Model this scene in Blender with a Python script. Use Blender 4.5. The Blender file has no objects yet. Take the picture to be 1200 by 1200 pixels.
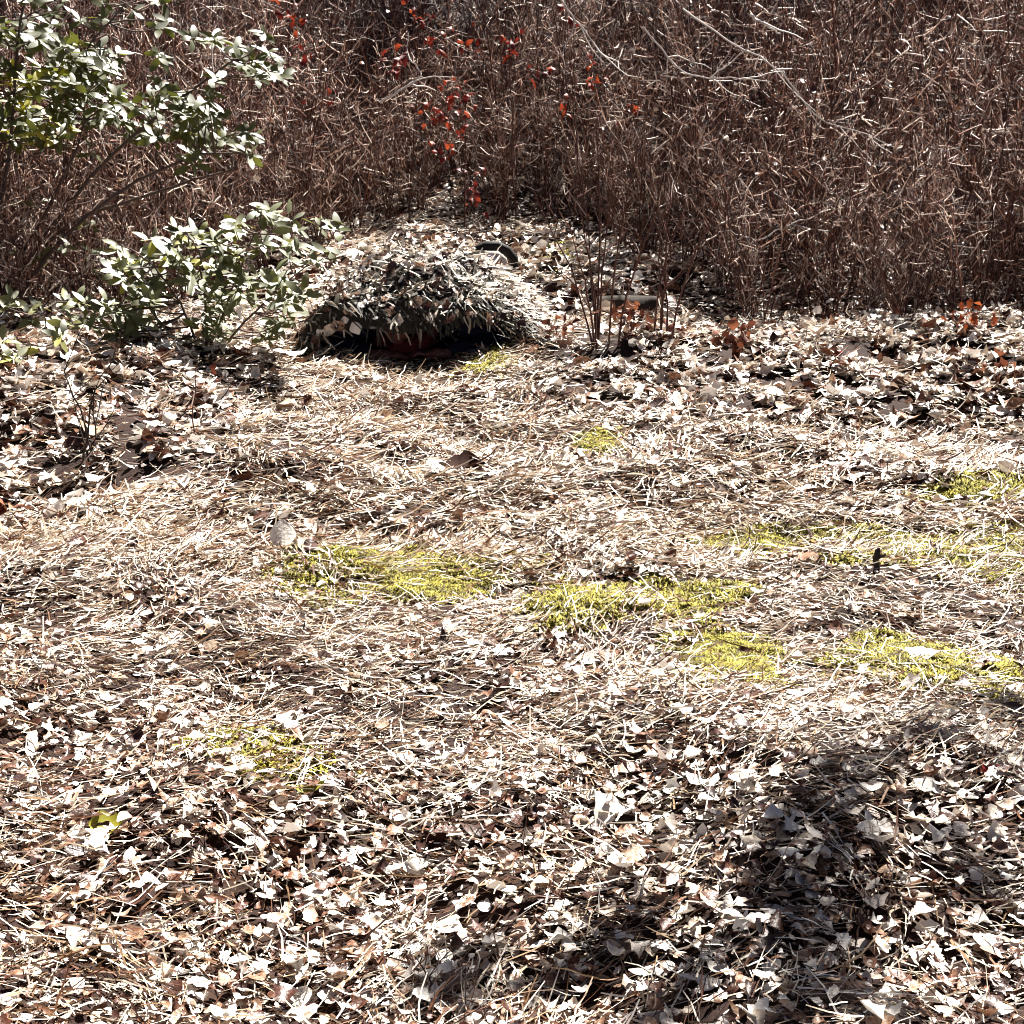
import bpy, math, random
import numpy as np
from mathutils import Vector, Matrix, noise as mnoise

# ------------------------------------------------------------------ camera
SC = bpy.context.scene
COL = SC.collection
CAMZ, F, HORIZON = 1.6, 2000.0, 26.0            # eye height; focal length and horizon in 1200 px photo pixels
PITCH = math.atan((600.0 - HORIZON) / F)
cam_data = bpy.data.cameras.new('camera')
cam_data.sensor_width = 36.0
cam_data.lens = 36.0 * F / 1200.0
cam_data.clip_start, cam_data.clip_end = 0.05, 1000.0
cam = bpy.data.objects.new('camera', cam_data)
cam.location = (0, 0, CAMZ)
cam.rotation_euler = (math.pi / 2 - PITCH, 0, 0)
COL.objects.link(cam)
SC.camera = cam

# ------------------------------------------------------------------ sky and sun
SUN_ELEV, SUN_AZ = math.radians(52), math.radians(27)   # azimuth clockwise from straight ahead (+Y)
SUN_DIR = np.array([math.sin(SUN_AZ) * math.cos(SUN_ELEV), math.cos(SUN_AZ) * math.cos(SUN_ELEV), math.sin(SUN_ELEV)])
world = bpy.data.worlds.new('World')
SC.world = world
world.use_nodes = True
wn = world.node_tree.nodes
sky = wn.new('ShaderNodeTexSky')
sky.sky_type = 'NISHITA'
sky.sun_disc = False
sky.sun_elevation = SUN_ELEV
sky.sun_rotation = SUN_AZ
sky.air_density = 0.12
sky.dust_density = 0.5
sky.ozone_density = 0.3
wn['Background'].inputs['Strength'].default_value = 0.05
world.node_tree.links.new(sky.outputs[0], wn['Background'].inputs['Color'])
sun_data = bpy.data.lights.new('sun', 'SUN')
sun_data.energy = 5.0
sun_data.angle = math.radians(0.5)
sun_data.color = (1.0, 0.955, 0.88)
sun = bpy.data.objects.new('sun', sun_data)
sun.rotation_euler = Vector(-SUN_DIR).to_track_quat('-Z', 'Y').to_euler()
sun.location = (8, 12, 20)
COL.objects.link(sun)
vs = SC.view_settings
SC.display_settings.display_device = 'sRGB'
vs.view_transform = 'Standard'
vs.look = 'None'
vs.gamma = 1.0
vs.exposure = 2.05
SC.cycles.max_bounces = 5
SC.cycles.diffuse_bounces = 2
SC.cycles.glossy_bounces = 2
SC.cycles.transmission_bounces = 3
SC.cycles.filter_width = 1.0
SC.cycles.use_denoising = True

# ------------------------------------------------------------------ helpers
RNG = np.random.default_rng(11)
random.seed(5)


def tag(o, label=None, cat=None, group=None, kind=None):
    if label: o['label'] = label
    if cat: o['category'] = cat
    if group: o['group'] = group
    if kind: o['kind'] = kind
    return o


def empty(name, loc, label=None, cat=None, group=None):
    o = bpy.data.objects.new(name, None)
    o.empty_display_size = 0.1
    o.location = loc
    COL.objects.link(o)
    return tag(o, label, cat, group)


def mesh_np(name, V, Fc, mat, rnd=None, smooth=False):
    V = np.ascontiguousarray(V, dtype=np.float32).reshape(-1, 3)
    Fc = np.ascontiguousarray(Fc, dtype=np.int32)
    k = Fc.shape[1]
    me = bpy.data.meshes.new(name)
    me.vertices.add(len(V)); me.vertices.foreach_set('co', V.ravel())
    me.loops.add(Fc.size); me.loops.foreach_set('vertex_index', Fc.ravel())
    me.polygons.add(len(Fc))
    me.polygons.foreach_set('loop_start', np.arange(0, Fc.size, k, dtype=np.int32))
    if smooth:
        me.polygons.foreach_set('use_smooth', np.ones(len(Fc), dtype=bool))
    if rnd is not None:
        a = me.attributes.new('rnd', 'FLOAT', 'POINT')
        a.data.foreach_set('value', np.ascontiguousarray(rnd, dtype=np.float32))
    me.update(calc_edges=True)
    if mat: me.materials.append(mat)
    return me


def obj(name, me, parent=None, world_loc=True):
    """link a mesh; with a parent the mesh's coordinates are world ones unless world_loc is False"""
    o = bpy.data.objects.new(name, me)
    COL.objects.link(o)
    if parent is not None:
        o.parent = parent
        if world_loc:
            off = parent.location.copy()
            p = parent.parent
            o.matrix_parent_inverse = Matrix.Translation(-off) if p is None else Matrix.Identity(4)
    return o


def place(name, me, parent, M):
    """a shared-mesh piece at world matrix M under an unrotated root"""
    o = bpy.data.objects.new(name, me)
    COL.objects.link(o)
    if parent is not None:
        o.parent = parent
        M = Matrix.Translation(-parent.location) @ M
    o.matrix_basis = M
    return o


def merge(parts):
    Vs, Fs, Rs, n = [], [], [], 0
    for V, Fc, R in parts:
        V = V.reshape(-1, 3)
        Vs.append(V); Fs.append(Fc + n); Rs.append(R); n += len(V)
    return np.concatenate(Vs), np.concatenate(Fs), np.concatenate(Rs)


def rot_from(yaw, tilt, tdir):
    """(N,3,3): yaw about z, then lean by tilt towards heading tdir"""
    c, s = np.cos(yaw), np.sin(yaw)
    Rz = np.zeros((len(yaw), 3, 3)); Rz[:, 0, 0] = c; Rz[:, 0, 1] = -s; Rz[:, 1, 0] = s; Rz[:, 1, 1] = c; Rz[:, 2, 2] = 1
    ax = np.stack([-np.sin(tdir), np.cos(tdir), np.zeros_like(tdir)], 1)
    ct, st = np.cos(tilt), np.sin(tilt)
    K = np.zeros((len(yaw), 3, 3))
    K[:, 0, 1] = -ax[:, 2]; K[:, 0, 2] = ax[:, 1]; K[:, 1, 0] = ax[:, 2]; K[:, 1, 2] = -ax[:, 0]; K[:, 2, 0] = -ax[:, 1]; K[:, 2, 1] = ax[:, 0]
    Rt = np.eye(3)[None] + st[:, None, None] * K + (1 - ct)[:, None, None] * (K @ K)
    return Rt @ Rz


def profile(kind, t):
    w = np.sin(np.pi * np.clip(t, 0.0, 1.0)) ** 0.75
    if kind == 0:      # beech, broad oval
        return 0.42 * w
    if kind == 1:      # oak, lobed
        return 0.40 * w * (0.68 + 0.34 * np.cos(t * 2 * np.pi * 3.2 + 0.6))
    if kind == 2:      # slim willow or laurel
        return 0.20 * w
    return 0.33 * w * (0.8 + 0.25 * np.cos(t * 2 * np.pi * 2 + 2.0))


def leaf_batch(pos, yaw, tilt, tdir, length, kinds, curl, cup, stations=7, rnd=None, ragged=0.22):
    """many curled leaves as one array of quads"""
    N = len(pos)
    t = np.linspace(0.02, 0.98, stations)
    W = np.stack([profile(k, t) for k in range(4)])[kinds]            # N,S
    W = np.maximum(W, 0.02)
    s = np.array([-1.0, 0.0, 1.0])
    X = np.broadcast_to((t - 0.5)[None, :, None], (N, stations, 3)) * np.ones(3)
    W = W * RNG.uniform(1 - ragged, 1 + 0.7 * ragged, (N, stations))
    Y = W[:, :, None] * s[None, None, :]
    jit = RNG.normal(0, 0.06 * ragged, (N, stations, 3))
    Z = curl[:, None, None] * ((t - 0.5) ** 2)[None, :, None] * 2.2 + cup[:, None, None] * np.abs(Y) * 1.1 + jit
    tw = RNG.normal(0, 0.5, N)[:, None, None] * X
    Y2 = Y * np.cos(tw) - Z * np.sin(tw) * 0.3
    Z2 = Z + Y * np.sin(tw)
    P = np.stack([X, Y2, Z2], -1).reshape(N, -1, 3) * length[:, None, None]
    R = rot_from(yaw, tilt, tdir)
    P = np.einsum('nij,nkj->nki', R, P) + pos[:, None, :]
    q = []
    for i in range(stations - 1):
        for j in range(2):
            a = i * 3 + j
            q.append([a, a + 3, a + 4, a + 1])
    q = np.array(q)
    nv = stations * 3
    Fc = (q[None] + (np.arange(N) * nv)[:, None, None]).reshape(-1, 4)
    if rnd is None: rnd = RNG.random(N)
    return P.reshape(-1, 3), Fc, np.repeat(rnd, nv)


def blade_batch(P, W, rnd=None, up=None):
    """flat ribbons along polylines P (N,K,3), width W (N,)"""
    N, K, _ = P.shape
    T = np.gradient(P, axis=1)
    T /= np.linalg.norm(T, axis=2, keepdims=True) + 1e-9
    U = RNG.normal(0, 1, (N, 1, 3)) * 0.6 + np.array([0, 0, 1.0]) if up is None else up
    S = np.cross(T, np.broadcast_to(U, T.shape))
    S /= np.linalg.norm(S, axis=2, keepdims=True) + 1e-9
    taper = np.linspace(1.0, 0.55, K)[None, :, None]
    A = P - S * W[:, None, None] * 0.5 * taper
    B = P + S * W[:, None, None] * 0.5 * taper
    V = np.stack([A, B], 2).reshape(-1, 3)
    q = np.array([[2 * i, 2 * i + 1, 2 * i + 3, 2 * i + 2] for i in range(K - 1)])
    Fc = (q[None] + (np.arange(N) * 2 * K)[:, None, None]).reshape(-1, 4)
    if rnd is None: rnd = RNG.random(N)
    return V, Fc, np.repeat(rnd, 2 * K)


def tube_batch(P, R, sides=3, rnd=None):
    """tubes along polylines P (N,K,3) with radii R (N,K)"""
    N, K, _ = P.shape
    T = np.gradient(P, axis=1)
    T /= np.linalg.norm(T, axis=2, keepdims=True) + 1e-9
    ref = np.where(np.abs(T[:, :, 2:3]) > 0.9, np.array([1.0, 0, 0]), np.array([0, 0, 1.0]))
    A = np.cross(T, ref); A /= np.linalg.norm(A, axis=2, keepdims=True) + 1e-9
    B = np.cross(T, A)
    ang = np.arange(sides) * 2 * np.pi / sides
    V = P[:, :, None, :] + R[:, :, None, None] * (A[:, :, None, :] * np.cos(ang)[None, None, :, None] + B[:, :, None, :] * np.sin(ang)[None, None, :, None])
    q = []
    for i in range(K - 1):
        for j in range(sides):
            j2 = (j + 1) % sides
            q.append([i * sides + j, i * sides + j2, (i + 1) * sides + j2, (i + 1) * sides + j])
    q = np.array(q)
    nv = K * sides
    Fc = (q[None] + (np.arange(N) * nv)[:, None, None]).reshape(-1, 4)
    if rnd is None: rnd = RNG.random(N)
    return V.reshape(-1, 3), Fc, np.repeat(rnd, nv)


def wander(start, direc, length, K, wig, grav=0.0):
    """(N,K,3) crooked polylines"""
    N = len(start)
    d = direc / (np.linalg.norm(direc, axis=1, keepdims=True) + 1e-9)
    P = np.zeros((N, K, 3)); P[:, 0] = start
    step = (length / (K - 1))[:, None]
    for i in range(1, K):
        d = d + RNG.normal(0, wig, (N, 3)); d[:, 2] += grav
        d /= np.linalg.norm(d, axis=1, keepdims=True) + 1e-9
        P[:, i] = P[:, i - 1] + d * step
    return P


# ------------------------------------------------------------------ ground shape and pixel -> place
_r = np.random.default_rng(3)
_wd = _r.random(22) * 2 * np.pi
_wl = np.concatenate([_r.uniform(0.28, 0.8, 12), _r.uniform(0.9, 2.6, 10)])
_wp = _r.random(22) * 6.28
_wa = _wl * np.concatenate([np.full(12, 0.011), np.full(10, 0.0095)])


def sstep(a, b, x):
    t = np.clip((x - a) / (b - a), 0, 1)
    return t * t * (3 - 2 * t)


def bump(x, y, cx, cy, rx, ry, h):
    return h * np.exp(-((x - cx) / rx) ** 2 - ((y - cy) / ry) ** 2)


def T(x, y):
    x = np.asarray(x, float); y = np.asarray(y, float)
    z = 0.42 * sstep(9.0, 15.0, y)
    yy = np.clip(y - 15.0, 0, 45)
    z = z + 0.24 * yy * sstep(0, 8, yy)
    z = z + bump(x, y, -2.3, 7.6, 0.9, 1.0, 0.16) + bump(x, y, -1.55, 8.1, 0.5, 0.6, 0.08)
    z = z + bump(x, y, 1.0, 8.3, 0.75, 0.5, 0.10) + bump(x, y, 2.4, 8.2, 0.9, 0.7, 0.15)
    z = z + bump(x, y, 0.1, 10.2, 1.3, 0.8, 0.10)
    z = z - bump(x, y, -0.5, 8.5, 0.7, 0.4, 0.03)
    n = 0
    for i in range(22):
        n = n + _wa[i] * np.sin((x * np.cos(_wd[i]) + y * np.sin(_wd[i])) * 2 * np.pi / _wl[i] + _wp[i])
    fade = np.exp(-np.clip(np.hypot(x, y - 8) - 14, 0, None) / 8)
    return z + n * fade


_fw = np.array([0, math.cos(PITCH), -math.sin(PITCH)])
_up = np.array([0, math.sin(PITCH), math.cos(PITCH)])


def ray(px, py):
    return _fw * F + np.array([1.0, 0, 0]) * (px - 600) + _up * (600 - py)


def at(px, py, Y):
    d = ray(px, py)
    return np.array([0, 0, CAMZ]) + d * (Y / d[1])


def on_ground(px, py):
    d = ray(px, py)
    for Y in np.arange(2.0, 40.0, 0.02):
        p = np.array([0, 0, CAMZ]) + d * (Y / d[1])
        if p[2] <= T(p[0], p[1]):
            return p
    return p


def proj(x, y, z):
    r = np.stack([x, y, z - CAMZ], -1)
    dep = r @ _fw
    return 600 + F * r[..., 0] / dep, 600 - F * (r @ _up) / dep


def vnoise(x, y, sc, seed):
    q = np.random.default_rng(seed)
    n = 0
    for i in range(7):
        a = q.random() * 6.28; w = sc * q.uniform(0.6, 1.5)
        n = n + np.sin((x * np.cos(a) + y * np.sin(a)) * 6.28 / w + q.random() * 6.28)
    return n / 7


# ------------------------------------------------------------------ materials
def ramp_node(nt, stops):
    n = nt.nodes.new('ShaderNodeValToRGB')
    while len(n.color_ramp.elements) < len(stops):
        n.color_ramp.elements.new(0.5)
    for e, (p, c) in zip(n.color_ramp.elements, stops):
        e.position = p; e.color = (*c, 1)
    return n


def mat(name, stops, rough=0.6, spec=0.5, src='attr', transl=0.0, grain=0.25, gscale=60.0, bump=0.3, tgain=None):
    """procedural: a ramp driven by each piece's own value, broken up by noise grain"""
    m = bpy.data.materials.new(name)
    m.use_nodes = True
    nt = m.node_tree
    b = nt.nodes['Principled BSDF']
    b.inputs['Roughness'].default_value = rough
    b.inputs['Specular IOR Level'].default_value = spec
    if src == 'attr':
        s = nt.nodes.new('ShaderNodeAttribute'); s.attribute_name = 'rnd'; out = s.outputs['Fac']
    elif src == 'object':
        s = nt.nodes.new('ShaderNodeObjectInfo'); out = s.outputs['Random']
    else:
        s = nt.nodes.new('ShaderNodeTexNoise'); s.inputs['Scale'].default_value = 3.0; s.inputs['Detail'].default_value = 8.0
        out = s.outputs['Fac']
    tc = nt.nodes.new('ShaderNodeTexCoord')
    if src == 'noise':
        nt.links.new(tc.outputs['Object'], s.inputs['Vector'])
    g = nt.nodes.new('ShaderNodeTexNoise')
    g.inputs['Scale'].default_value = gscale; g.inputs['Detail'].default_value = 4.0
    nt.links.new(tc.outputs['Object'], g.inputs['Vector'])
    ma = nt.nodes.new('ShaderNodeMath'); ma.operation = 'MULTIPLY_ADD'
    nt.links.new(g.outputs['Fac'], ma.inputs[0]); ma.inputs[1].default_value = grain
    ad = nt.nodes.new('ShaderNodeMath'); ad.operation = 'SUBTRACT'
    nt.links.new(out, ad.inputs[0]); ad.inputs[1].default_value = grain * 0.5
    nt.links.new(ad.outputs[0], ma.inputs[2])
    r = ramp_node(nt, stops)
    nt.links.new(ma.outputs[0], r.inputs['Fac'])
    nt.links.new(r.outputs['Color'], b.inputs['Base Color'])
    if bump:
        bp = nt.nodes.new('ShaderNodeBump'); bp.inputs['Strength'].default_value = bump; bp.inputs['Distance'].default_value = 0.004
        nt.links.new(g.outputs['Fac'], bp.inputs['Height'])
        nt.links.new(bp.outputs['Normal'], b.inputs['Normal'])
    if transl:
        tr = nt.nodes.new('ShaderNodeBsdfTranslucent')
        if tgain:
            gn = nt.nodes.new('ShaderNodeMix'); gn.data_type = 'RGBA'; gn.blend_type = 'MULTIPLY'; gn.inputs[0].default_value = 1.0
            nt.links.new(r.outputs['Color'], gn.inputs[6]); gn.inputs[7].default_value = (*tgain, 1)
            nt.links.new(gn.outputs[2], tr.inputs['Color'])
        else:
            nt.links.new(r.outputs['Color'], tr.inputs['Color'])
        mx = nt.nodes.new('ShaderNodeMixShader'); mx.inputs[0].default_value = transl
        nt.links.new(b.outputs[0], mx.inputs[1]); nt.links.new(tr.outputs[0], mx.inputs[2])
        nt.links.new(mx.outputs[0], nt.nodes['Material Output'].inputs['Surface'])
    return m


LITTER = [(0.0, (0.018, 0.005, 0.003)), (0.26, (0.085, 0.027, 0.014)), (0.40, (0.25, 0.13, 0.075)), (0.55, (0.52, 0.41, 0.31)), (0.75, (0.70, 0.62, 0.54)), (1.0, (0.80, 0.76, 0.71))]
M_LEAF = mat('dry_leaf', LITTER, 0.42, 0.5, 'attr', 0.10, 0.5, 110, 0.6)
M_LEAF_OBJ = mat('dry_leaf_single', LITTER, 0.42, 0.5, 'object', 0.10, 0.5, 7, 0.6)
M_STRAW = mat('pine_straw', [(0.0, (0.035, 0.010, 0.005)), (0.32, (0.15, 0.060, 0.026)), (0.5, (0.38, 0.25, 0.14)), (0.66, (0.62, 0.53, 0.41)), (1.0, (0.78, 0.73, 0.66))], 0.45, 0.5, 'attr', 0.1, 0.2, 80, 0)
M_SOIL = mat('leaf_mould', [(0.0, (0.008, 0.004, 0.003)), (0.5, (0.022, 0.010, 0.007)), (1.0, (0.06, 0.03, 0.018))], 0.9, 0.2, 'noise', 0, 0.5, 90, 0.8)
M_MOSS = mat('moss', [(0.0, (0.055, 0.042, 0.006)), (0.45, (0.21, 0.185, 0.013)), (1.0, (0.42, 0.365, 0.055))], 0.7, 0.3, 'attr', 0.25, 0.3, 60, 0)
M_LAUREL = mat('laurel_leaf', [(0.0, (0.05, 0.06, 0.018)), (0.4, (0.12, 0.13, 0.03)), (0.65, (0.24, 0.23, 0.03)), (1.0, (0.48, 0.45, 0.035))], 0.50, 1.0, 'object', 0.45, 0.12, 30, 0.12, (2.0, 1.9, 1.0))
M_LAUREL_PALE = mat('pale_laurel_leaf', [(0.0, (0.06, 0.07, 0.03)), (0.5, (0.13, 0.14, 0.05)), (0.85, (0.20, 0.20, 0.05)), (1.0, (0.42, 0.40, 0.04))], 0.52, 1.0, 'object', 0.22, 0.12, 30, 0.12, (1.8, 1.7, 1.0))
M_BARK = mat('laurel_bark', [(0.0, (0.04, 0.026, 0.02)), (1.0, (0.14, 0.10, 0.08))], 0.8, 0.3, 'noise', 0, 0.5, 60, 0.6)
M_STEM = mat('thicket_stem', [(0.0, (0.030, 0.008, 0.005)), (0.5, (0.10, 0.034, 0.020)), (1.0, (0.24, 0.115, 0.075))], 0.6, 0.4, 'attr', 0, 0.35, 40, 0.3)
M_TWIG = mat('thicket_twig', [(0.0, (0.018, 0.005, 0.003)), (0.42, (0.085, 0.026, 0.014)), (0.62, (0.33, 0.17, 0.11)), (1.0, (0.76, 0.64, 0.55))], 0.5, 0.5, 'attr', 0, 0.3, 40, 0)
M_PALE = mat('pale_branch_bark', [(0.0, (0.36, 0.32, 0.29)), (1.0, (0.62, 0.58, 0.55))], 0.6, 0.4, 'noise', 0, 0.4, 50, 0.3)
M_RED = mat('red_oak_leaf', [(0.0, (0.09, 0.009, 0.007)), (0.5, (0.17, 0.016, 0.010)), (1.0, (0.33, 0.055, 0.018))], 0.5, 0.4, 'object', 0.25, 0.2, 40, 0.2)
M_ORANGE = mat('orange_leaf', [(0.0, (0.16, 0.03, 0.012)), (1.0, (0.36, 0.09, 0.025))], 0.55, 0.3, 'object', 0.25, 0.3, 40, 0.2)
M_BROWN = mat('brown_oak_leaf', [(0.0, (0.07, 0.018, 0.012)), (0.6, (0.17, 0.05, 0.025)), (1.0, (0.30, 0.11, 0.05))], 0.55, 0.4, 'object', 0.2, 0.2, 40, 0.2)
M_DARKLEAF = mat('wet_brown_leaf', [(0.0, (0.022, 0.007, 0.005)), (1.0, (0.055, 0.02, 0.013))], 0.85, 0.15, 'noise', 0.1, 0.3, 40, 0.3)
M_YELLOW = mat('yellow_green_leaf', [(0.0, (0.22, 0.22, 0.02)), (1.0, (0.45, 0.42, 0.05))], 0.5, 0.4, 'noise', 0.3, 0.4, 40, 0.3)
M_REDFALL = mat('scarlet_leaf', [(0.0, (0.35, 0.02, 0.02)), (1.0, (0.55, 0.06, 0.04))], 0.5, 0.4, 'noise', 0.3, 0.4, 40, 0.3)
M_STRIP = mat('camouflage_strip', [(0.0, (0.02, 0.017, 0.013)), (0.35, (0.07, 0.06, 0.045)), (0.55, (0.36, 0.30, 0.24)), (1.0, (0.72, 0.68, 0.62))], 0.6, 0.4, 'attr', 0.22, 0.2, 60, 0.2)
M_STRIP_OBJ = mat('camouflage_strip_single', [(0.0, (0.02, 0.017, 0.013)), (0.3, (0.07, 0.06, 0.045)), (0.5, (0.34, 0.28, 0.21)), (1.0, (0.64, 0.60, 0.54))], 0.75, 0.2, 'object', 0.08, 0.2, 60, 0.2)
M_NET = mat('cloak_netting', [(0.0, (0.012, 0.011, 0.009)), (1.0, (0.05, 0.042, 0.03))], 0.95, 0.1, 'noise', 0, 0.5, 120, 0.6)
M_SKIN = mat('skin', [(0.0, (0.17, 0.06, 0.05)), (1.0, (0.25, 0.10, 0.08))], 0.5, 0.4, 'noise', 0, 0.3, 30, 0.1)
M_NAVY = mat('navy_cloth', [(0.0, (0.012, 0.012, 0.028)), (1.0, (0.03, 0.03, 0.06))], 0.9, 0.2, 'noise', 0, 0.4, 90, 0.5)
M_MAROON = mat('maroon_cloth', [(0.0, (0.07, 0.010, 0.012)), (1.0, (0.13, 0.020, 0.022))], 0.85, 0.2, 'noise', 0, 0.4, 90, 0.5)
M_BOOT = mat('black_boot_leather', [(0.0, (0.006, 0.005, 0.005)), (1.0, (0.015, 0.013, 0.012))], 0.7, 0.2, 'noise', 0, 0.4, 60, 0.3)
M_SOLE = mat('boot_sole_rubber', [(0.0, (0.28, 0.26, 0.24)), (1.0, (0.45, 0.42, 0.38))], 0.8, 0.3, 'noise', 0, 0.5, 60, 0.4)
M_ROT = mat('rotten_bark', [(0.0, (0.010, 0.008, 0.007)), (0.6, (0.04, 0.03, 0.024)), (1.0, (0.20, 0.16, 0.13))], 0.85, 0.2, 'noise', 0, 0.6, 50, 0.9)
M_PINE = mat('pine_needle', [(0.0, (0.03, 0.05, 0.015)), (1.0, (0.09, 0.13, 0.04))], 0.5, 0.4, 'attr', 0.1, 0.2, 40, 0)

# ------------------------------------------------------------------ ground
def axis_coords(lo, hi, step, far_lo, far_hi):
    a = list(np.arange(lo, hi + 1e-6, step))
    s, v = step, hi
    while v < far_hi:
        s *= 1.35; v += s; a.append(v)
    s, v, pre = step, lo, []
    while v > far_lo:
        s *= 1.35; v -= s; pre.append(v)
    return np.array(pre[::-1] + a)


gx = axis_coords(-5, 5, 0.07, -180, 180)
gy = axis_coords(1.5, 16, 0.07, -120, 260)
GX, GY = np.meshgrid(gx, gy)
GV = np.stack([GX, GY, T(GX, GY)], -1).reshape(-1, 3)
nx, ny = len(gx), len(gy)
ii, jj = np.meshgrid(np.arange(nx - 1), np.arange(ny - 1))
a = (jj * nx + ii).ravel()
ground = obj('ground', mesh_np('ground', GV, np.stack([a, a + 1, a + nx + 1, a + nx], 1), M_SOIL, smooth=True))
tag(ground, 'brown woodland floor rising gently behind the clearing', 'ground', kind='structure')


# moss patches: photo box, label, how solid, how many tufts
MOSS = [
    (318, 632, 648, 712, 'broad bright moss patch in the middle of the straw clearing', 0.95, 18200),
    (584, 886, 684, 740, 'thin broken moss streak trailing from the broad central patch', 0.72, 11700),
    (777, 1021, 620, 659, 'long flat moss strip behind the short dark stub', 0.95, 13000),
    (975, 1254, 616, 678, 'wide moss band beside the short dark stub', 0.92, 15600),
    (1076, 1244, 558, 595, 'moss strip below the leafy bank near the thicket', 0.82, 9100),
    (671, 741, 504, 537, 'small bright moss tuft alone in straw before the leafy bank', 0.95, 4680),
    (782, 922, 737, 812, 'rounded yellow moss clump between straw and leaf litter', 0.95, 11700),
    (943, 1257, 760, 810, 'faint moss streak where straw gives way to leaf litter', 0.67, 13000),
    (525, 607, 414, 449, 'narrow yellow moss tuft in front of the camouflaged figure', 0.82, 3900),
    (214, 412, 866, 925, 'faint yellowish moss area among scattered dry leaves', 0.20, 10400),
    (606, 676, 285, 314, 'small yellow moss tuft on the slope behind the camouflaged figure', 0.82, 3900),
]


def moss_box(px0, px1, py0, py1):
    A, B = on_ground((px0 + px1) / 2, py1), on_ground((px0 + px1) / 2, py0)
    cy, ry = (A[1] + B[1]) / 2, abs(B[1] - A[1]) / 2
    sc = math.hypot(cy, CAMZ) / F
    return ((px0 + px1) / 2 - 600) * sc, cy, (px1 - px0) / 2 * sc, ry


MBOX = [(moss_box(*a_[:4]), a_[5], int(a_[0] * 7 + a_[2])) for a_ in MOSS]


def moss_cover(x, y):
    c = 0 * x
    for (cx, cy, rx, ry), dens, seed in MBOX:
        rr = np.hypot((x - cx) / rx, (y - cy) / ry)
        c = np.maximum(c, np.clip((1.0 - rr + 0.45 * vnoise(x, y, 0.35, seed)) * 3, 0, 1) * dens)
    return c


# how leafy (against straw) the floor is, read off the photograph's areas
def leafiness(x, y):
    z = T(x, y)
    px, py = proj(x, y, z)
    L = 0.34 + 0 * px
    L = np.maximum(L, 0.8 * sstep(800, 930, py))
    L = np.maximum(L, 0.65 * sstep(700, 780, py) * sstep(420, 250, px))
    L = np.maximum(L, 1.0 * sstep(380, 250, px) * sstep(610, 560, py + (px - 100) * 0.35))
    L = np.maximum(L, 0.95 * sstep(590, 700, px) * sstep(545, 480, py))
    L = np.maximum(L, 0.55 * sstep(700, 900, px) * sstep(610, 560, py))
    L = np.maximum(L, 0.8 * sstep(400, 340, py))
    n = vnoise(x, y, 0.9, 4)
    n2 = vnoise(x, y, 0.35, 9)
    return np.clip(L + 0.45 * n + 0.25 * n2, 0.06, 1.0)


HOLLOW = [on_ground(q[0], q[1])[:2] for q in ((835, 418), (862, 425), (715, 425), (690, 395), (1005, 415), (30, 612), (8, 640))]


def gap(x, y):
    """1 where litter lies, towards 0 in the bare dark pockets of the leafy banks"""
    px, py = proj(x, y, T(x, y))
    B = np.maximum(sstep(400, 300, px) * sstep(620, 560, py), sstep(580, 660, px) * sstep(560, 500, py))
    g = np.clip(0.62 + 1.9 * vnoise(x, y, 0.22, 71) + 0.9 * vnoise(x, y, 0.5, 72), 0.04, 1)
    for hx, hy in HOLLOW:
        g = np.minimum(g, np.clip((np.hypot(x - hx, (y - hy) * 0.8) - 0.06) / 0.12, 0.03, 1))
    return 1 - B * (1 - g)


def scatter(n, ylo=2.2, yhi=15.5, pw=1.0):
    """floor points in the wedge the photograph sees, with a margin at both sides"""
    y = ylo + (yhi - ylo) * RNG.random(n) ** pw
    x = (RNG.random(n) * 2 - 1) * (0.9 + 0.33 * y)
    return x, y


def thicket_front(x):
    """nearest y at which shrubs grow"""
    return np.interp(x, [-4.5, -2.9, -1.9, -1.3, -0.7, 0.2, 0.75, 1.3, 1.9, 3.0, 4.5], [8.6, 8.9, 9.6, 11.2, 12.2, 12.3, 11.0, 9.0, 8.6, 8.4, 8.3])


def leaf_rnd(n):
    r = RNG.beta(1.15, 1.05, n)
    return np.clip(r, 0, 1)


def litter(n, ylo, yhi, smin, smax, stations, pw=1.0):
    x, y = scatter(n, ylo, yhi, pw)
    L = leafiness(x, y)
    keep = RNG.random(n) < L * (1 - 0.75 * moss_cover(x, y)) * gap(x, y)
    x, y, L = x[keep], y[keep], L[keep]
    m = len(x)
    ln = smin + (smax - smin) * RNG.random(m) ** 1.6
    z = T(x, y) + RNG.random(m) * 0.035 * (0.4 + L) + 0.006
    tilt = np.abs(RNG.normal(0, 0.30, m))
    return leaf_batch(np.stack([x, y, z], 1), RNG.random(m) * 6.28, tilt, RNG.random(m) * 6.28, ln,
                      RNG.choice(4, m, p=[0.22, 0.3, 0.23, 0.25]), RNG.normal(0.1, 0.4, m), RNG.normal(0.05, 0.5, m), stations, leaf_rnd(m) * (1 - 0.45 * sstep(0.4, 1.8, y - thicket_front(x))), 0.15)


V, Fc, R = merge([litter(23000, 2.3, 5.0, 0.012, 0.055, 7)])
o = obj('leaf_litter', mesh_np('leaf_litter_near', V, Fc, M_LEAF, R, True), ground, False)
tag(o, kind='stuff')
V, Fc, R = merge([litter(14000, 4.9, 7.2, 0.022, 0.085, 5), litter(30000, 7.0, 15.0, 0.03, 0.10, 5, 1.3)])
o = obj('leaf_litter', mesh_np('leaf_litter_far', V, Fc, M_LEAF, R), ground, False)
tag(o, kind='stuff')

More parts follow.
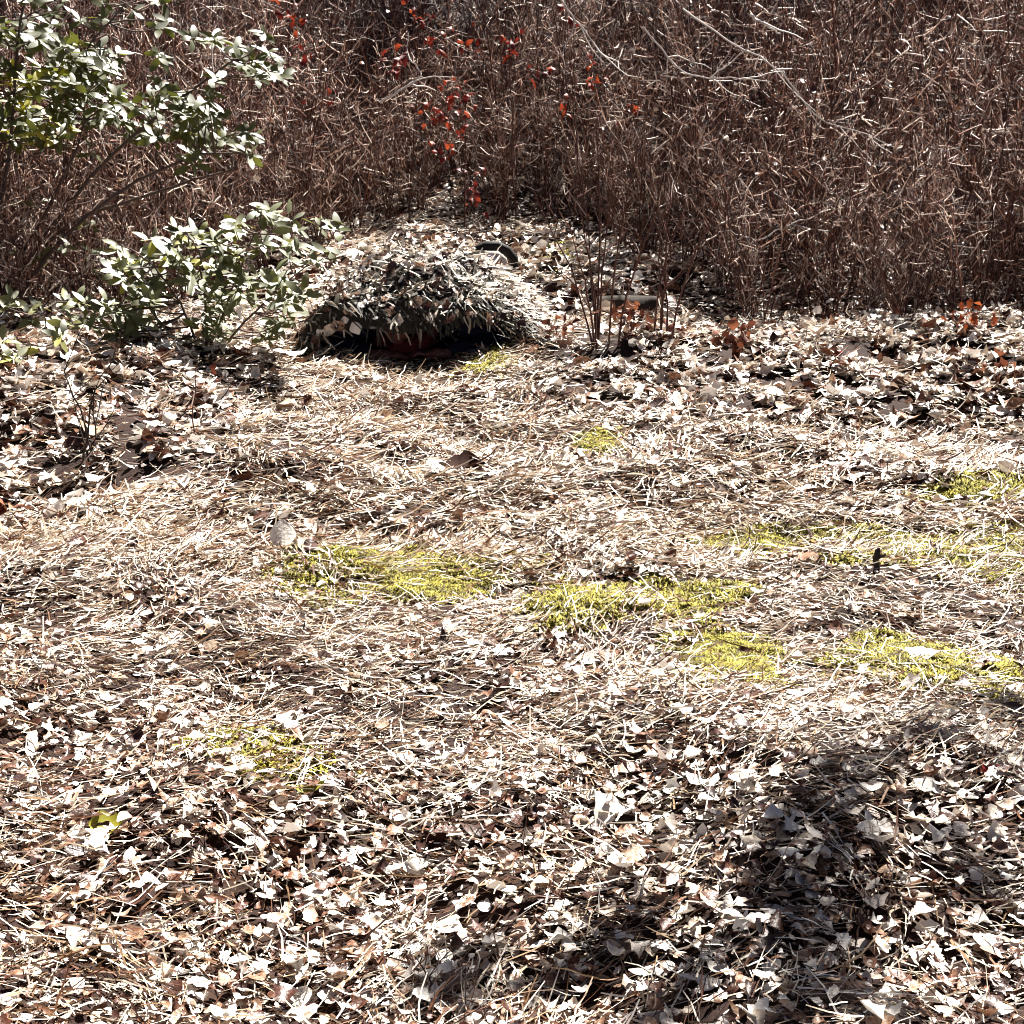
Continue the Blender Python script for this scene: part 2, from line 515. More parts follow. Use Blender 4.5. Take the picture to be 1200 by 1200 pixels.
# deep drifts of bigger bleached leaves on the banks either side
def drift(n, cx, cy, rx, ry, smin, smax):
    x = cx + RNG.normal(0, 0.6, n) * rx; y = cy + RNG.normal(0, 0.6, n) * ry
    px, py = proj(x, y, T(x, y))
    k = (RNG.random(n) < gap(x, y)) & (vnoise(x, y, 0.5, 31) > -0.3) & ((px < 352) | (px > 655) | (py < 330))
    x, y = x[k], y[k]; m = len(x)
    z = T(x, y) + RNG.random(m) * 0.085 * np.clip(0.5 + vnoise(x, y, 0.4, 37), 0.15, 1)
    return leaf_batch(np.stack([x, y, z], 1), RNG.random(m) * 6.28, np.abs(RNG.normal(0, 0.5, m)), RNG.random(m) * 6.28, RNG.uniform(smin, smax, m),
                      RNG.choice(4, m, p=[0.4, 0.25, 0.1, 0.25]), RNG.normal(0.1, 0.35, m), RNG.normal(0.05, 0.45, m), 6, RNG.beta(1.5, 0.9, m))


V, Fc, R = merge([drift(4400, -2.2, 7.3, 1.2, 1.3, 0.045, 0.105), drift(5000, 1.9, 8.0, 2.0, 0.8, 0.04, 0.10), drift(3000, 0.1, 10.6, 1.7, 0.8, 0.05, 0.11)])
o = obj('leaf_drift', mesh_np('leaf_drift', V, Fc, M_LEAF, R), ground, False)
tag(o, kind='stuff')

# the largest leaves in view: one object each
LEAF_MESH = []
for i in range(16):
    v, f, r = leaf_batch(np.zeros((1, 3)), np.zeros(1), np.zeros(1), np.zeros(1), np.ones(1), np.array([[0, 1, 3, 1, 0, 3, 2, 1][i % 8]]),
                         RNG.normal(0.12, 0.35, 1), RNG.normal(0.05, 0.45, 1), 8)
    LEAF_MESH.append(mesh_np('fallen_leaf', v, f, M_LEAF_OBJ))


def single(name, me, parent, p, ln, yaw, tilt, tdir):
    R3 = rot_from(np.array([yaw]), np.array([tilt]), np.array([tdir]))[0]
    M = Matrix.Translation(Vector(p)) @ Matrix(R3.tolist()).to_4x4() @ Matrix.Scale(ln, 4)
    return place(name, me, parent, M)


big_spots = [(720, 965, .11), (1025, 1000, .10), (615, 1112, .11), (365, 985, .10), (1080, 780, .09), (310, 1020, .07), (205, 950, .07), (905, 1118, .06),
             (560, 985, .08), (655, 1090, .10), (830, 1130, .08), (480, 1110, .09), (150, 1075, .09), (620, 925, .08), (880, 830, .10), (60, 1060, .07)]
cnt = 0
for px, py, ln in big_spots:
    p = on_ground(px, py); p[2] += 0.03
    single('leaf', LEAF_MESH[cnt % 16], ground, p, ln, random.random() * 6.28, 0.10, random.random() * 6.28); cnt += 1
while cnt < 300:
    x = (random.random() * 2 - 1) * 1.5; y = random.uniform(2.35, 4.6)
    if random.random() > float(leafiness(np.array([x]), np.array([y]))[0]): continue
    if abs(x) > 0.32 * y + 0.15: continue
    p = (x, y, float(T(x, y)) + random.uniform(0.018, 0.045))
    single('leaf', LEAF_MESH[random.randrange(16)], ground, p, random.uniform(0.035, 0.065), random.random() * 6.28, abs(random.gauss(0, 0.25)), random.random() * 6.28); cnt += 1


# pine straw and dry grass over the clearing
def straw(n, ylo, yhi, lmin, lmax, w, pw=1.0):
    x, y = scatter(n, ylo, yhi, pw)
    L = leafiness(x, y)
    keep = RNG.random(n) < gap(x, y) * np.clip(1.12 - 0.72 * L, 0.25, 1) * (1 - 0.52 * moss_cover(x, y)) * np.clip(0.9 + 1.1 * vnoise(x, y, 0.28, 44) + 0.8 * vnoise(x, y, 0.7, 45), 0.25, 1)
    x, y = x[keep], y[keep]; m = len(x)
    yaw = RNG.random(m) * 6.28
    lay = 2.2 * vnoise(x, y, 0.9, 61) + 1.2 * vnoise(x, y, 0.3, 62)
    yaw = np.where(RNG.random(m) < 0.62, lay + RNG.normal(0, 0.35, m), yaw)
    d = np.stack([np.cos(yaw), np.sin(yaw), RNG.normal(0.02, 0.16, m)], 1)
    P = wander(np.stack([x, y, T(x, y) + 0.004 + RNG.random(m) * (0.026 + 0.022 * L[keep])], 1), d, lmin + (lmax - lmin) * RNG.random(m) ** 1.4, 4, 0.18)
    P[:, :, 2] = np.maximum(P[:, :, 2], T(P[:, :, 0], P[:, :, 1]) + 0.002)
    r = np.clip(RNG.beta(1.0, 0.95, m) + 0.18 * vnoise(x, y, 1.2, 21), 0, 1)
    return blade_batch(P, RNG.uniform(w * 0.6, w * 1.3, m), r)


V, Fc, R = merge([straw(90000, 2.3, 5.4, 0.02, 0.13, 0.0036), straw(105000, 4.9, 9.4, 0.06, 0.15, 0.006, 1.0), straw(30000, 9.0, 13.0, 0.08, 0.2, 0.009)])
o = obj('pine_straw', mesh_np('pine_straw', V, Fc, M_STRAW, R))
tag(o, 'pale dry pine straw and grass strewn over the clearing', 'straw', kind='stuff')

# ------------------------------------------------------------------ moss patches
def moss(px0, px1, py0, py1, label, dens=1.0, n=3800):
    n = int(n * 1.9)
    A, B = on_ground((px0 + px1) / 2, py1), on_ground((px0 + px1) / 2, py0)
    cy, ry = (A[1] + B[1]) / 2, abs(B[1] - A[1]) / 2
    sc = math.hypot(cy, CAMZ) / F
    cx, rx = ((px0 + px1) / 2 - 600) * sc, (px1 - px0) / 2 * sc
    seed = int(px0 * 7 + py0)
    u = RNG.random(n) * 6.28; rr = np.sqrt(RNG.random(n)) * 1.35
    x = cx + np.cos(u) * rr * rx; y = cy + np.sin(u) * rr * ry
    edge = 1.0 - rr + 0.55 * vnoise(x, y, 0.35, seed) + 0.35 * vnoise(x, y, 0.12, seed + 1)
    k = (edge > 0.0) & (RNG.random(n) < np.clip(edge * 3, 0, 1) * dens + 0.05)
    x, y, edge = x[k], y[k], np.clip(edge[k], 0, 0.5); m = len(x)
    z = T(x, y) + 0.010 + edge * 0.035 + 0.006 * vnoise(x, y, 0.05, seed + 3)
    h = RNG.uniform(0.001, 0.006, m)
    w = RNG.uniform(0.005, 0.010, m) * (0.7 + 0.04 * cy)
    an = RNG.random(m) * 6.28
    base = np.stack([x, y, z], 1)
    vs_ = []
    for j in range(3):
        q = an + j * 2.094
        vs_.append(base + np.stack([np.cos(q) * w, np.sin(q) * w, -0.006 + 0 * w], 1))
    vs_.append(base + np.stack([RNG.normal(0, 0.008, m), RNG.normal(0, 0.008, m), h], 1))
    Vm = np.stack(vs_, 1).reshape(-1, 3)
    f = np.array([[0, 1, 3], [1, 2, 3], [2, 0, 3]])
    Fm = (f[None] + (np.arange(m) * 4)[:, None, None]).reshape(-1, 3)
    r = np.clip(0.42 + 0.4 * vnoise(x, y, 0.12, seed + 5) + RNG.normal(0, 0.28, m), 0, 1)
    loc = Vector((cx, cy, float(T(cx, cy))))
    Vm = Vm - np.array(loc)
    o = obj('moss_patch', mesh_np('moss_patch', Vm, Fm, M_MOSS, np.repeat(r, 4)))
    o.location = loc
    return tag(o, label, 'moss', 'moss patches in the clearing', 'stuff')


for a_ in MOSS:
    moss(*a_)

# ------------------------------------------------------------------ bare thicket shrubs
def shrub_parts(seed, height, nst, spread, twigs=70, scale_r=1.0):
    """list of (stem mesh arrays, twig mesh arrays) in local coordinates"""
    out = []
    for s in range(nst):
        b = np.array([[RNG.normal(0, 0.06), RNG.normal(0, 0.06), -0.06]])
        lean = RNG.normal(0, spread, 2)
        P = wander(b, np.array([[lean[0], lean[1], 1.0]]), np.array([height * RNG.uniform(0.6, 1.15)]), 9, 0.06, 0.01)
        Rr = np.linspace(0.0070, 0.0026, 9)[None] * RNG.uniform(0.45, 1.3) * scale_r
        stem = tube_batch(P, Rr, 4, np.array([RNG.beta(1.2, 1.6)]))
        nb = max(4, twigs // 6)
        ti = RNG.uniform(0.05, 1.0, nb) * 8
        i0 = np.minimum(ti.astype(int), 7); fr = (ti - i0)[:, None]
        st = P[0][i0] * (1 - fr) + P[0][i0 + 1] * fr
        an = RNG.random(nb) * 6.28
        d = np.stack([np.cos(an), np.sin(an), RNG.uniform(0.5, 2.6, nb)], 1)
        BP = wander(st, d, RNG.uniform(0.18, 0.6, nb), 6, 0.11, 0.05)
        br = tube_batch(BP, np.linspace(0.0042, 0.0024, 6)[None] * RNG.uniform(0.7, 1.3, nb)[:, None] * scale_r, 3, np.clip(RNG.beta(0.9, 1.5, nb), 0, 1))
        # twigs on the branches
        nt_ = twigs
        bi = RNG.integers(0, nb, nt_); k = RNG.integers(1, 6, nt_)
        st2 = BP[bi, k]
        d2 = RNG.normal(0, 1, (nt_, 3)); d2[:, 2] = d2[:, 2] * 0.8 + 0.75
        TP = wander(st2, d2, RNG.uniform(0.06, 0.26, nt_), 4, 0.15, 0.02)
        rt = np.clip(RNG.beta(0.55, 1.0, nt_), 0, 1)
        tw = tube_batch(TP, np.linspace(0.0038, 0.0024, 4)[None] * (0.55 + 0.9 * rt)[:, None] * scale_r, 3, rt)
        out.append((stem, merge([br, tw])))
    return out


VARS = []
for i in range(8):
    hh = [2.1, 1.8, 2.3, 1.5, 2.0, 1.7, 2.2, 1.3][i]
    pr = shrub_parts(i, hh, 10 + i % 3, 0.17, 64, 0.98)
    VARS.append([(mesh_np('stem', *s[:2], M_STEM, s[2]), mesh_np('twig_spray', *t[:2], M_TWIG, t[2])) for s, t in pr])
for i in range(8):
    hh = [2.1, 1.8, 2.3, 1.5, 2.0, 1.7, 2.2, 1.3][i]
    pr = shrub_parts(i, hh, 10 + i % 3, 0.17, 42, 1.3)
    VARS.append([(mesh_np('stem', *s[:2], M_STEM, s[2]), mesh_np('twig_spray', *t[:2], M_TWIG, t[2])) for s, t in pr])


def shrub(var, p, rz, sc, label, cat='shrub', group='bare shrubs of the thicket', name='bare_shrub'):
    r = empty(name, p, label, cat, group)
    r.rotation_euler = (0, 0, rz); r.scale = (sc, sc, sc)
    for sm, tm in VARS[var]:
        s = bpy.data.objects.new('stem', sm); COL.objects.link(s); s.parent = r
        t = bpy.data.objects.new('twig_spray', tm); COL.objects.link(t); t.parent = s; t['kind'] = 'stuff'
    return r


spots = []
tries = 0
while len(spots) < 185 and tries < 20000:
    tries += 1
    y = random.uniform(8.3, 15.5); x = random.uniform(-1, 1) * (0.34 * y + 0.4)
    f = float(thicket_front(x))
    if y < f: continue
    dm = 0.24 + 0.09 * (y - f)
    if min([math.hypot(x - q[0], y - q[1]) for q in spots] or [9]) < min(dm, 0.52): continue
    spots.append((x, y, f))
LOOK = ['tall many stemmed bare shrub', 'middling bare shrub', 'tallest bare shrub', 'short bare shrub', 'tall sparse bare shrub', 'middling sparse bare shrub', 'tall twiggy bare shrub', 'lowest bare shrub']


def thicket_label(var, x, y, k):
    px = 600 + F * x / y
    near = 'behind the tall laurel' if px < 150 else 'behind the low laurel' if px < 380 else 'on the slope behind the camouflaged figure' if px < 660 else 'behind the curled bark piece' if px < 830 else 'behind the dark hollow in the bank' if px < 1020 else 'behind the orange leaved seedling'
    return LOOK[var] + (' at the thicket edge ' if k == 'front' else ' deep in the thicket ') + near


for (x, y, f) in spots:
    k = 'front' if y - f < 0.7 else 'mid'
    var = random.randrange(8)
    shrub(var + (8 if y - f < 2.2 else 0), (x, y, float(T(x, y))), random.random() * 6.28, float(np.interp(y - f, [0, 0.8, 2.0, 4.0, 6.5], [0.42, 0.58, 0.78, 1.0, 1.2])) * random.uniform(0.85, 1.2), thicket_label(var, x, y, k), group='bare shrubs of the thicket')

# farther back the thicket is one mass
parts = []
for i in range(85):
    y = 15.2 + 9 * random.random() ** 1.2; x = random.uniform(-1, 1) * (0.36 * y + 0.5)
    pr = shrub_parts(100 + i, random.uniform(1.6, 2.8), 5, 0.2, 60, 1.5)
    for s, t in pr:
        for V, Fc, R in (s, t):
            V = V.copy(); V += np.array([x, y, float(T(x, y))])
            parts.append((V, Fc, R * 0.62))
V, Fc, R = merge(parts)
o = obj('far_thicket', mesh_np('far_thicket', V, Fc, M_TWIG, R))
tag(o, 'grey mass of bare brush far back on the slope', 'brush', kind='stuff')

# small dead leaves caught among the thicket's lower stems
n = 5200
x = (RNG.random(n) * 2 - 1) * 4.8; y = 8.6 + 6 * RNG.random(n)
k = (y > thicket_front(x) - 0.1) & (np.abs(x) < 0.36 * y)
x, y = x[k], y[k]; m = len(x)
zz = T(x, y) + RNG.random(m) ** 2.0 * 1.5
V, Fc, R = leaf_batch(np.stack([x, y, zz], 1), RNG.random(m) * 6.28, RNG.normal(0, 0.8, m), RNG.random(m) * 6.28, RNG.uniform(0.025, 0.06, m),
                      RNG.choice(4, m), RNG.normal(0.1, 0.5, m), RNG.normal(0, 0.5, m), 5, RNG.beta(1.2, 2.4, m))
o = obj('caught_leaf_scatter', mesh_np('caught_leaf_scatter', V, Fc, M_LEAF, R))
tag(o, 'small dead leaves caught among the thicket stems', 'leaves', kind='stuff')

# ------------------------------------------------------------------ evergreen laurels
LAUREL_MESH, PALE_MESH = [], []
for i in range(10):
    v, f, r = leaf_batch(np.zeros((1, 3)), np.zeros(1), np.zeros(1), np.zeros(1), np.ones(1), np.array([2]), RNG.normal(-0.10, 0.10, 1), np.abs(RNG.normal(0.12, 0.10, 1)), 8, None, 0.04)
    v = v * np.array([1.0, 1.0, 0.8]) + np.array([0.5, 0, 0])      # the petiole end sits at the origin
    v[:, 1] *= 0.95
    LAUREL_MESH.append(mesh_np('laurel_leaf', v, f, M_LAUREL, smooth=True))
    PALE_MESH.append(mesh_np('laurel_leaf', v, f, M_LAUREL_PALE, smooth=True))


def laurel(name, base, label, stems, whorls, leaf_len, stem_r=0.012, lean=0.55, meshes=None):
    """stems: list of polylines; whorls: (point, number of leaves)"""
    base = np.array(base)
    meshes = meshes or PALE_MESH
    r = empty(name, Vector(base), label, 'shrub')
    pts = []
    for st in stems:
        st = np.array(st, float)
        tt = np.linspace(0, 1, 14); src = np.linspace(0, 1, len(st))
        P = np.stack([np.interp(tt, src, st[:, c]) for c in range(3)], 1)
        P += np.concatenate([np.zeros((1, 3)), np.cumsum(RNG.normal(0, 0.006, (13, 3)), 0)])
        V, Fc, R = tube_batch(P[None], np.linspace(stem_r, stem_r * 0.4, 14)[None] * RNG.uniform(0.8, 1.15), 6)
        obj('stem', mesh_np('stem', V, Fc, M_BARK, smooth=True), r)
        pts.append(P)
    pts = np.concatenate(pts)
    leafn = 0
    extra = []
    for wp, nl in whorls:
        wp = np.array(wp)
        d = np.linalg.norm((pts - wp) * np.array([1, 1, 1.0]), axis=1) + np.where(pts[:, 2] > wp[2] + 0.02, 0.5, 0)
        a = pts[np.argmin(d)]
        mid = (a + wp) / 2 + np.array([0, 0, -0.03]) + RNG.normal(0, 0.025, 3)
        tt = np.linspace(0, 1, 6)[:, None]
        P = a * (1 - tt) ** 2 + 2 * mid * tt * (1 - tt) + wp * tt ** 2
        V, Fc, R = tube_batch(P[None], np.linspace(0.0045, 0.0022, 6)[None], 4)
        obj('twig', mesh_np('twig', V, Fc, M_BARK, smooth=True), r)
        a0 = random.random() * 6.28
        for j in range(nl):
            yaw = a0 + j * 2.4 + random.gauss(0, 0.2)
            el = random.gauss(0.0, 0.26)
            ln = leaf_len * random.uniform(0.7, 1.25)
            M = Matrix.Translation(Vector(wp + RNG.normal(0, 0.008, 3))) @ Matrix.Rotation(random.gauss(lean, 0.24), 4, Vector((0.75, 0.66, 0))) @ Matrix.Rotation(yaw, 4, 'Z') @ Matrix.Rotation(-el, 4, 'Y') @ Matrix.Rotation(random.gauss(0, 0.25), 4, 'X') @ Matrix.Scale(ln, 4)
            if leafn < 300:
                place('leaf', meshes[random.randrange(10)], r, M); leafn += 1
            else:
                extra.append(M)
    if extra:
        Vs, Fs, n0 = [], [], 0
        for M in extra:
            me = meshes[random.randrange(10)]
            co = np.empty(len(me.vertices) * 3, np.float32); me.vertices.foreach_get('co', co)
            co = np.concatenate([co.reshape(-1, 3), np.ones((len(me.vertices), 1))], 1) @ np.array(M).T
            fi = np.empty(len(me.loops), np.int32); me.loops.foreach_get('vertex_index', fi)
            Vs.append(co[:, :3]); Fs.append(fi.reshape(-1, 4) + n0); n0 += len(co)
        o = obj('foliage', mesh_np('foliage', np.concatenate(Vs), np.concatenate(Fs), meshes[0].materials[0], smooth=True), r)
        o['kind'] = 'stuff'
    return r


def whorl_field(boxes, yc, yj):
    w = []
    for (x0, x1, y0, y1, n, nl) in boxes:
        for _ in range(n):
            w.append((at(random.uniform(x0, x1), random.uniform(y0, y1), yc + random.gauss(0, yj)), nl + random.randint(-1, 2)))
    return w


b1 = on_ground(-10, 372)
YL = b1[1]
laurel('laurel_shrub', b1, 'tall evergreen laurel with yellow green leaves arching over dark stems at the thicket',
       [[b1 + [0, 0, -.05], at(35, 300, YL), at(110, 200, YL), at(190, 130, YL + .05), at(270, 75, YL)],
        [b1 + [.02, .03, -.05], at(20, 310, YL), at(60, 240, YL), at(100, 150, YL - .1), at(95, 60, YL - .1), at(150, 5, YL)],
        [b1 + [-.03, 0, -.05], at(0, 250, YL), at(20, 150, YL), at(20, 60, YL), at(40, -40, YL)],
        [b1 + [.05, 0, -.05], at(60, 290, YL - .1), at(150, 210, YL - .1), at(230, 175, YL - .1), at(285, 175, YL - .1)],
        [b1 + [.02, 0, -.05], at(10, 330, YL + .1), at(90, 255, YL + .1), at(200, 215, YL + .1), at(270, 195, YL + .1)]],
       whorl_field([(-40, 100, 35, 165, 75, 8), (70, 190, 55, 145, 42, 8), (150, 255, 105, 165, 28, 8), (225, 300, 150, 195, 9, 7), (225, 325, 40, 95, 13, 8),
                    (-30, 130, -20, 40, 9, 5), (120, 200, -30, 35, 7, 5), (0, 130, 165, 330, 8, 3)], YL, 0.2), 0.092, 0.014, 0.68, LAUREL_MESH)
b2 = on_ground(238, 408)
YM = b2[1]
laurel('laurel_shrub', b2, 'low spreading laurel with glossy pale leaves beside the camouflaged figure',
       [[b2 + [0, 0, -.05], at(215, 360, YM), at(180, 310, YM), at(150, 290, YM + .05)],
        [b2 + [.02, 0, -.05], at(245, 350, YM), at(240, 290, YM), at(225, 265, YM)],
        [b2 + [.04, 0, -.05], at(270, 350, YM), at(300, 300, YM), at(330, 250, YM + .1)],
        [b2 + [.04, .03, -.05], at(290, 370, YM), at(330, 330, YM), at(375, 290, YM + .1)]],
       whorl_field([(130, 200, 285, 345, 12, 7), (175, 285, 262, 335, 28, 6), (250, 345, 280, 370, 28, 6), (160, 330, 330, 398, 26, 6), (300, 350, 235, 270, 4, 6), (335, 400, 255, 345, 12, 5),
                    (100, 200, 340, 400, 16, 6)], YM, 0.13), 0.084, 0.008)
for px, py, lab in ((60, 392, 'small laurel seedling on the leafy bank under the tall laurel'), (150, 402, 'small laurel seedling between bank leaves beside the low laurel'),
                    (28, 440, 'small laurel seedling on the leafy bank near the forked sapling')):
    b = on_ground(px, py)
    laurel('laurel_seedling', b, lab, [[b + [0, 0, -.04], b + [.02, 0, .10], b + [.03, 0, .17]], [b + [0, 0, -.04], b + [-.04, 0, .08], b + [-.08, 0, .13]]],
           [(b + np.array([random.gauss(0, .12), random.gauss(0, .08), random.uniform(.07, .2)]), 6) for _ in range(6)], 0.085, 0.004)

# ------------------------------------------------------------------ leaf-bearing saplings and leaf sprays in the thicket
def leaf_mesh_set(m, kinds, n=6, curl=0.3):
    out = []
    for i in range(n):
        v, f, r = leaf_batch(np.zeros((1, 3)), np.zeros(1), np.zeros(1), np.zeros(1), np.ones(1), np.array([kinds[i % len(kinds)]]), RNG.normal(-0.2, curl, 1), RNG.normal(0.1, 0.4, 1), 8)
        out.append(mesh_np('leaf', v + np.array([0.5, 0, 0]), f, m))
    return out


RED_SET = leaf_mesh_set(M_RED, [1, 3]); OR_SET = leaf_mesh_set(M_ORANGE, [1, 3]); BR_SET = leaf_mesh_set(M_BROWN, [1, 0, 3], 6, 0.5)


def sapling(name, label, cat, base, tips, leafset, n_each, ln, spread, r0=0.006, bark=None, group=None):
    """a thin stem from base, a branch to every tip and leaves hung round each tip"""
    r = empty(name, Vector(base), label, cat, group)
    base = np.array(base)
    top = np.mean(tips, axis=0); hi = max(tips, key=lambda q: q[2])
    tt = np.linspace(0, 1, 10)[:, None]
    P = base * (1 - tt) + np.array(hi) * tt + np.concatenate([np.zeros((1, 3)), np.cumsum(RNG.normal(0, 0.012, (9, 3)), 0)]) * (1 - tt) * tt * 4
    P[0, 2] -= 0.05
    V, Fc, R = tube_batch(P[None], np.linspace(r0, r0 * 0.45, 10)[None], 5, np.array([0.25]))
    obj('stem', mesh_np('stem', V, Fc, bark or M_STEM, R), r)
    for tp in tips:
        tp = np.array(tp)
        d = np.linalg.norm(P - tp, axis=1) + np.where(P[:, 2] > tp[2], 0.3, 0)
        a0 = P[np.argmin(d)]
        s = np.linspace(0, 1, 5)[:, None]
        Q = a0 * (1 - s) + tp * s + np.array([0, 0, 0.04]) * s * (1 - s) * 4
        V, Fc, R = tube_batch(Q[None], np.linspace(r0 * 0.55, r0 * 0.3, 5)[None], 3, np.array([0.3]))
        obj('twig', mesh_np('twig', V, Fc, bark or M_STEM, R), r)
        for j in range(n_each):
            p = tp + RNG.normal(0, spread, 3) * np.array([1, 0.6, 1])
            M = Matrix.Translation(Vector(p)) @ Matrix.Rotation(random.random() * 6.28, 4, 'Z') @ Matrix.Rotation(random.gauss(0.7, 0.5), 4, 'Y') @ Matrix.Rotation(random.gauss(0, 0.6), 4, 'X') @ Matrix.Scale(ln * random.uniform(0.7, 1.2), 4)
            place('leaf', leafset[random.randrange(len(leafset))], r, M)
    return r


def gbase(px, Y):
    x = (px - 600) / F * Y * 1.0
    return np.array([x, Y, float(T(x, Y))])


sapling('oak_sapling', 'oak sapling holding a cluster of scarlet leaves in mid thicket', 'sapling', gbase(545, 11.9), [at(528, 118, 11.9), at(520, 165, 11.9), at(545, 112, 11.95), at(512, 130, 11.9), at(555, 215, 11.9)], RED_SET, 14, 0.07, 0.06)
sapling('oak_sapling', 'oak sapling with dull dark red leaves high in the thicket', 'sapling', gbase(480, 12.3), [at(478, 60, 12.3), at(492, 15, 12.3), at(520, 40, 12.3), at(465, 75, 12.3), at(548, 40, 12.3)], RED_SET, 7, 0.08, 0.06)
sapling('oak_sapling', 'oak sapling bearing two small orange red leaf clusters', 'sapling', gbase(605, 12.0), [at(598, 42, 12.0), at(596, 58, 12.0), at(634, 85, 12.0), at(665, 120, 12.0)], RED_SET, 6, 0.075, 0.045)
sapling('oak_sapling', 'oak sapling with a few red leaves near the tall laurel', 'sapling', gbase(352, 11.8), [at(348, 35, 11.8), at(355, 60, 11.8), at(340, 15, 11.8), at(385, 110, 11.8)], RED_SET, 6, 0.075, 0.05)
sapling('oak_sapling', 'oak sapling with sparse rusty leaves before the pale arching branch', 'sapling', gbase(685, 11.6), [at(672, 20, 11.6), at(690, 62, 11.6), at(735, 130, 11.6), at(698, 98, 11.6)], RED_SET, 5, 0.07, 0.05)

pb = on_ground(1135, 398)
sapling('oak_seedling', 'seedling with vivid orange leaves at the foot of the thicket', 'seedling', pb, [at(1120, 364, pb[1]), at(1138, 366, pb[1]), at(1152, 372, pb[1])], OR_SET, 6, 0.06, 0.035, 0.004)
for px, py, tips, lab, n in ((745, 398, [(725, 372), (748, 365), (765, 385)], 'brown oak leaf clump beneath the curled bark piece', 12),
                             (855, 425, [(845, 395), (870, 385), (862, 408)], 'reddish brown leaf clump over the dark hollow in the bank', 11),
                             (272, 468, [(268, 455), (285, 458)], 'dark brown curled leaf clump on the leafy bank by a thin twig', 8),
                             (12, 625, [(5, 603), (22, 610)], 'rusty brown leaf clump at the outer end of the leafy bank', 8),
                             (660, 405, [(652, 378), (668, 385)], 'brown leaf clump at the foot of the red stemmed shrub', 8),
                             (1178, 450, [(1172, 434), (1185, 438)], 'dull brown leaf clump near the orange seedling', 7)):
    b = on_ground(px, py)
    sapling('oak_seedling', lab, 'seedling', b, [at(q[0], q[1], b[1]) for q in tips], BR_SET, n, 0.06, 0.045, 0.003)


# slender red-brown shrub right of the figure
def stemmy(name, label, base, tips, r0, m, cat='shrub', twigs=6):
    r = empty(name, Vector(base), label, cat)
    base = np.array(base)
    for tp in tips:
        tp = np.array(tp); s = np.linspace(0, 1, 9)[:, None]
        b0 = base + np.array([RNG.normal(0, 0.03), RNG.normal(0, 0.03), -0.05])
        P = b0 * (1 - s) + tp * s + np.array([(tp[0] - b0[0]) * -0.35, 0, 0]) * s * (1 - s) * 2 + np.concatenate([np.zeros((1, 3)), np.cumsum(RNG.normal(0, 0.007, (8, 3)), 0)])
        V, Fc, R = tube_batch(P[None], np.linspace(r0, r0 * 0.4, 9)[None], 5, np.array([RNG.uniform(0.1, 0.5)]))
        so = obj('stem', mesh_np('stem', V, Fc, m, R), r)
        if twigs:
            k = RNG.integers(3, 9, twigs)
            an = RNG.random(twigs) * 6.28
            TP = wander(P[k], np.stack([np.cos(an), np.sin(an), np.full(twigs, 1.2)], 1), RNG.uniform(0.1, 0.3, twigs), 4, 0.2)
            V, Fc, R = tube_batch(TP, np.linspace(r0 * 0.5, r0 * 0.25, 4)[None] * np.ones((twigs, 1)), 3, RNG.uniform(0.1, 0.5, twigs))
            t = obj('twig_spray', mesh_np('twig_spray', V - np.array(r.location), Fc, m, R), so)
            t['kind'] = 'stuff'
            t.matrix_parent_inverse = so.matrix_parent_inverse.inverted() @ Matrix.Identity(4)
    return r


b = on_ground(705, 408); Yb = b[1]
stemmy('red_stemmed_shrub', 'slender reddish upright stems rising from the bank beside the figure', b, [at(650, 250, Yb), at(676, 225, Yb + .1), at(690, 190, Yb), at(716, 215, Yb + .1), at(740, 180, Yb), at(668, 270, Yb - .05), at(705, 150, Yb + .15), at(770, 230, Yb)], 0.0062, M_STEM)
b = on_ground(775, 400); Yb = b[1]
stemmy('red_stemmed_shrub', 'thin brown stems standing behind the curled bark piece', b, [at(755, 260, Yb), at(768, 235, Yb), at(785, 200, Yb), at(800, 250, Yb), at(840, 215, Yb)], 0.006, M_STEM)
b = on_ground(104, 548); Yb = b[1]
stemmy('bare_sapling', 'dark forked leafless sapling standing in the leafy bank', b, [at(112, 462, Yb), at(130, 436, Yb), at(78, 432, Yb)], 0.0055, M_ROT, 'sapling', 3)
b = on_ground(236, 520); Yb = b[1]
stemmy('bare_sapling', 'single thin upright twig in the leafy bank', b, [at(233, 415, Yb)], 0.0035, M_STEM, 'sapling', 1)
b = on_ground(208, 512); Yb = b[1]
stemmy('bare_sapling', 'short leaning twig in the leafy bank beside the thin upright one', b, [at(228, 470, Yb)], 0.004, M_ROT, 'sapling', 1)
b = on_ground(292, 470); Yb = b[1]
stemmy('bare_sapling', 'bare little sapling by the dark brown leaf clump', b, [at(294, 380, Yb), at(310, 400, Yb)], 0.0035, M_STEM, 'sapling', 2)

# pale arching branches
def branch(label, pts, r0, m=M_PALE, subs=5, name='dead_branch'):
    pts = np.array(pts); s = np.linspace(0, 1, 18); q = np.linspace(0, 1, len(pts))
    P = np.stack([np.interp(s, q, pts[:, c]) for c in range(3)], 1)
    for _ in range(3): P[1:-1] = (P[:-2] + P[1:-1] * 2 + P[2:]) / 4
    P += RNG.normal(0, 0.004, P.shape)
    r = empty(name, Vector(P[0]), label, 'branch')
    V, Fc, R = tube_batch(P[None], np.linspace(r0, r0 * 0.5, 18)[None], 6)
    obj('limb', mesh_np('limb', V, Fc, m, smooth=True), r)
    for i in range(subs):
        k = RNG.integers(4, 17)
        d = (P[k] - P[k - 1]) / np.linalg.norm(P[k] - P[k - 1]) + RNG.normal(0, 0.6, 3)
        TP = wander(P[k][None], d[None], np.array([RNG.uniform(0.12, 0.4)]), 6, 0.2)
        V, Fc, R = tube_batch(TP, np.linspace(r0 * 0.6, r0 * 0.3, 6)[None], 4)
        obj('twig', mesh_np('twig', V, Fc, m), r)
    return r


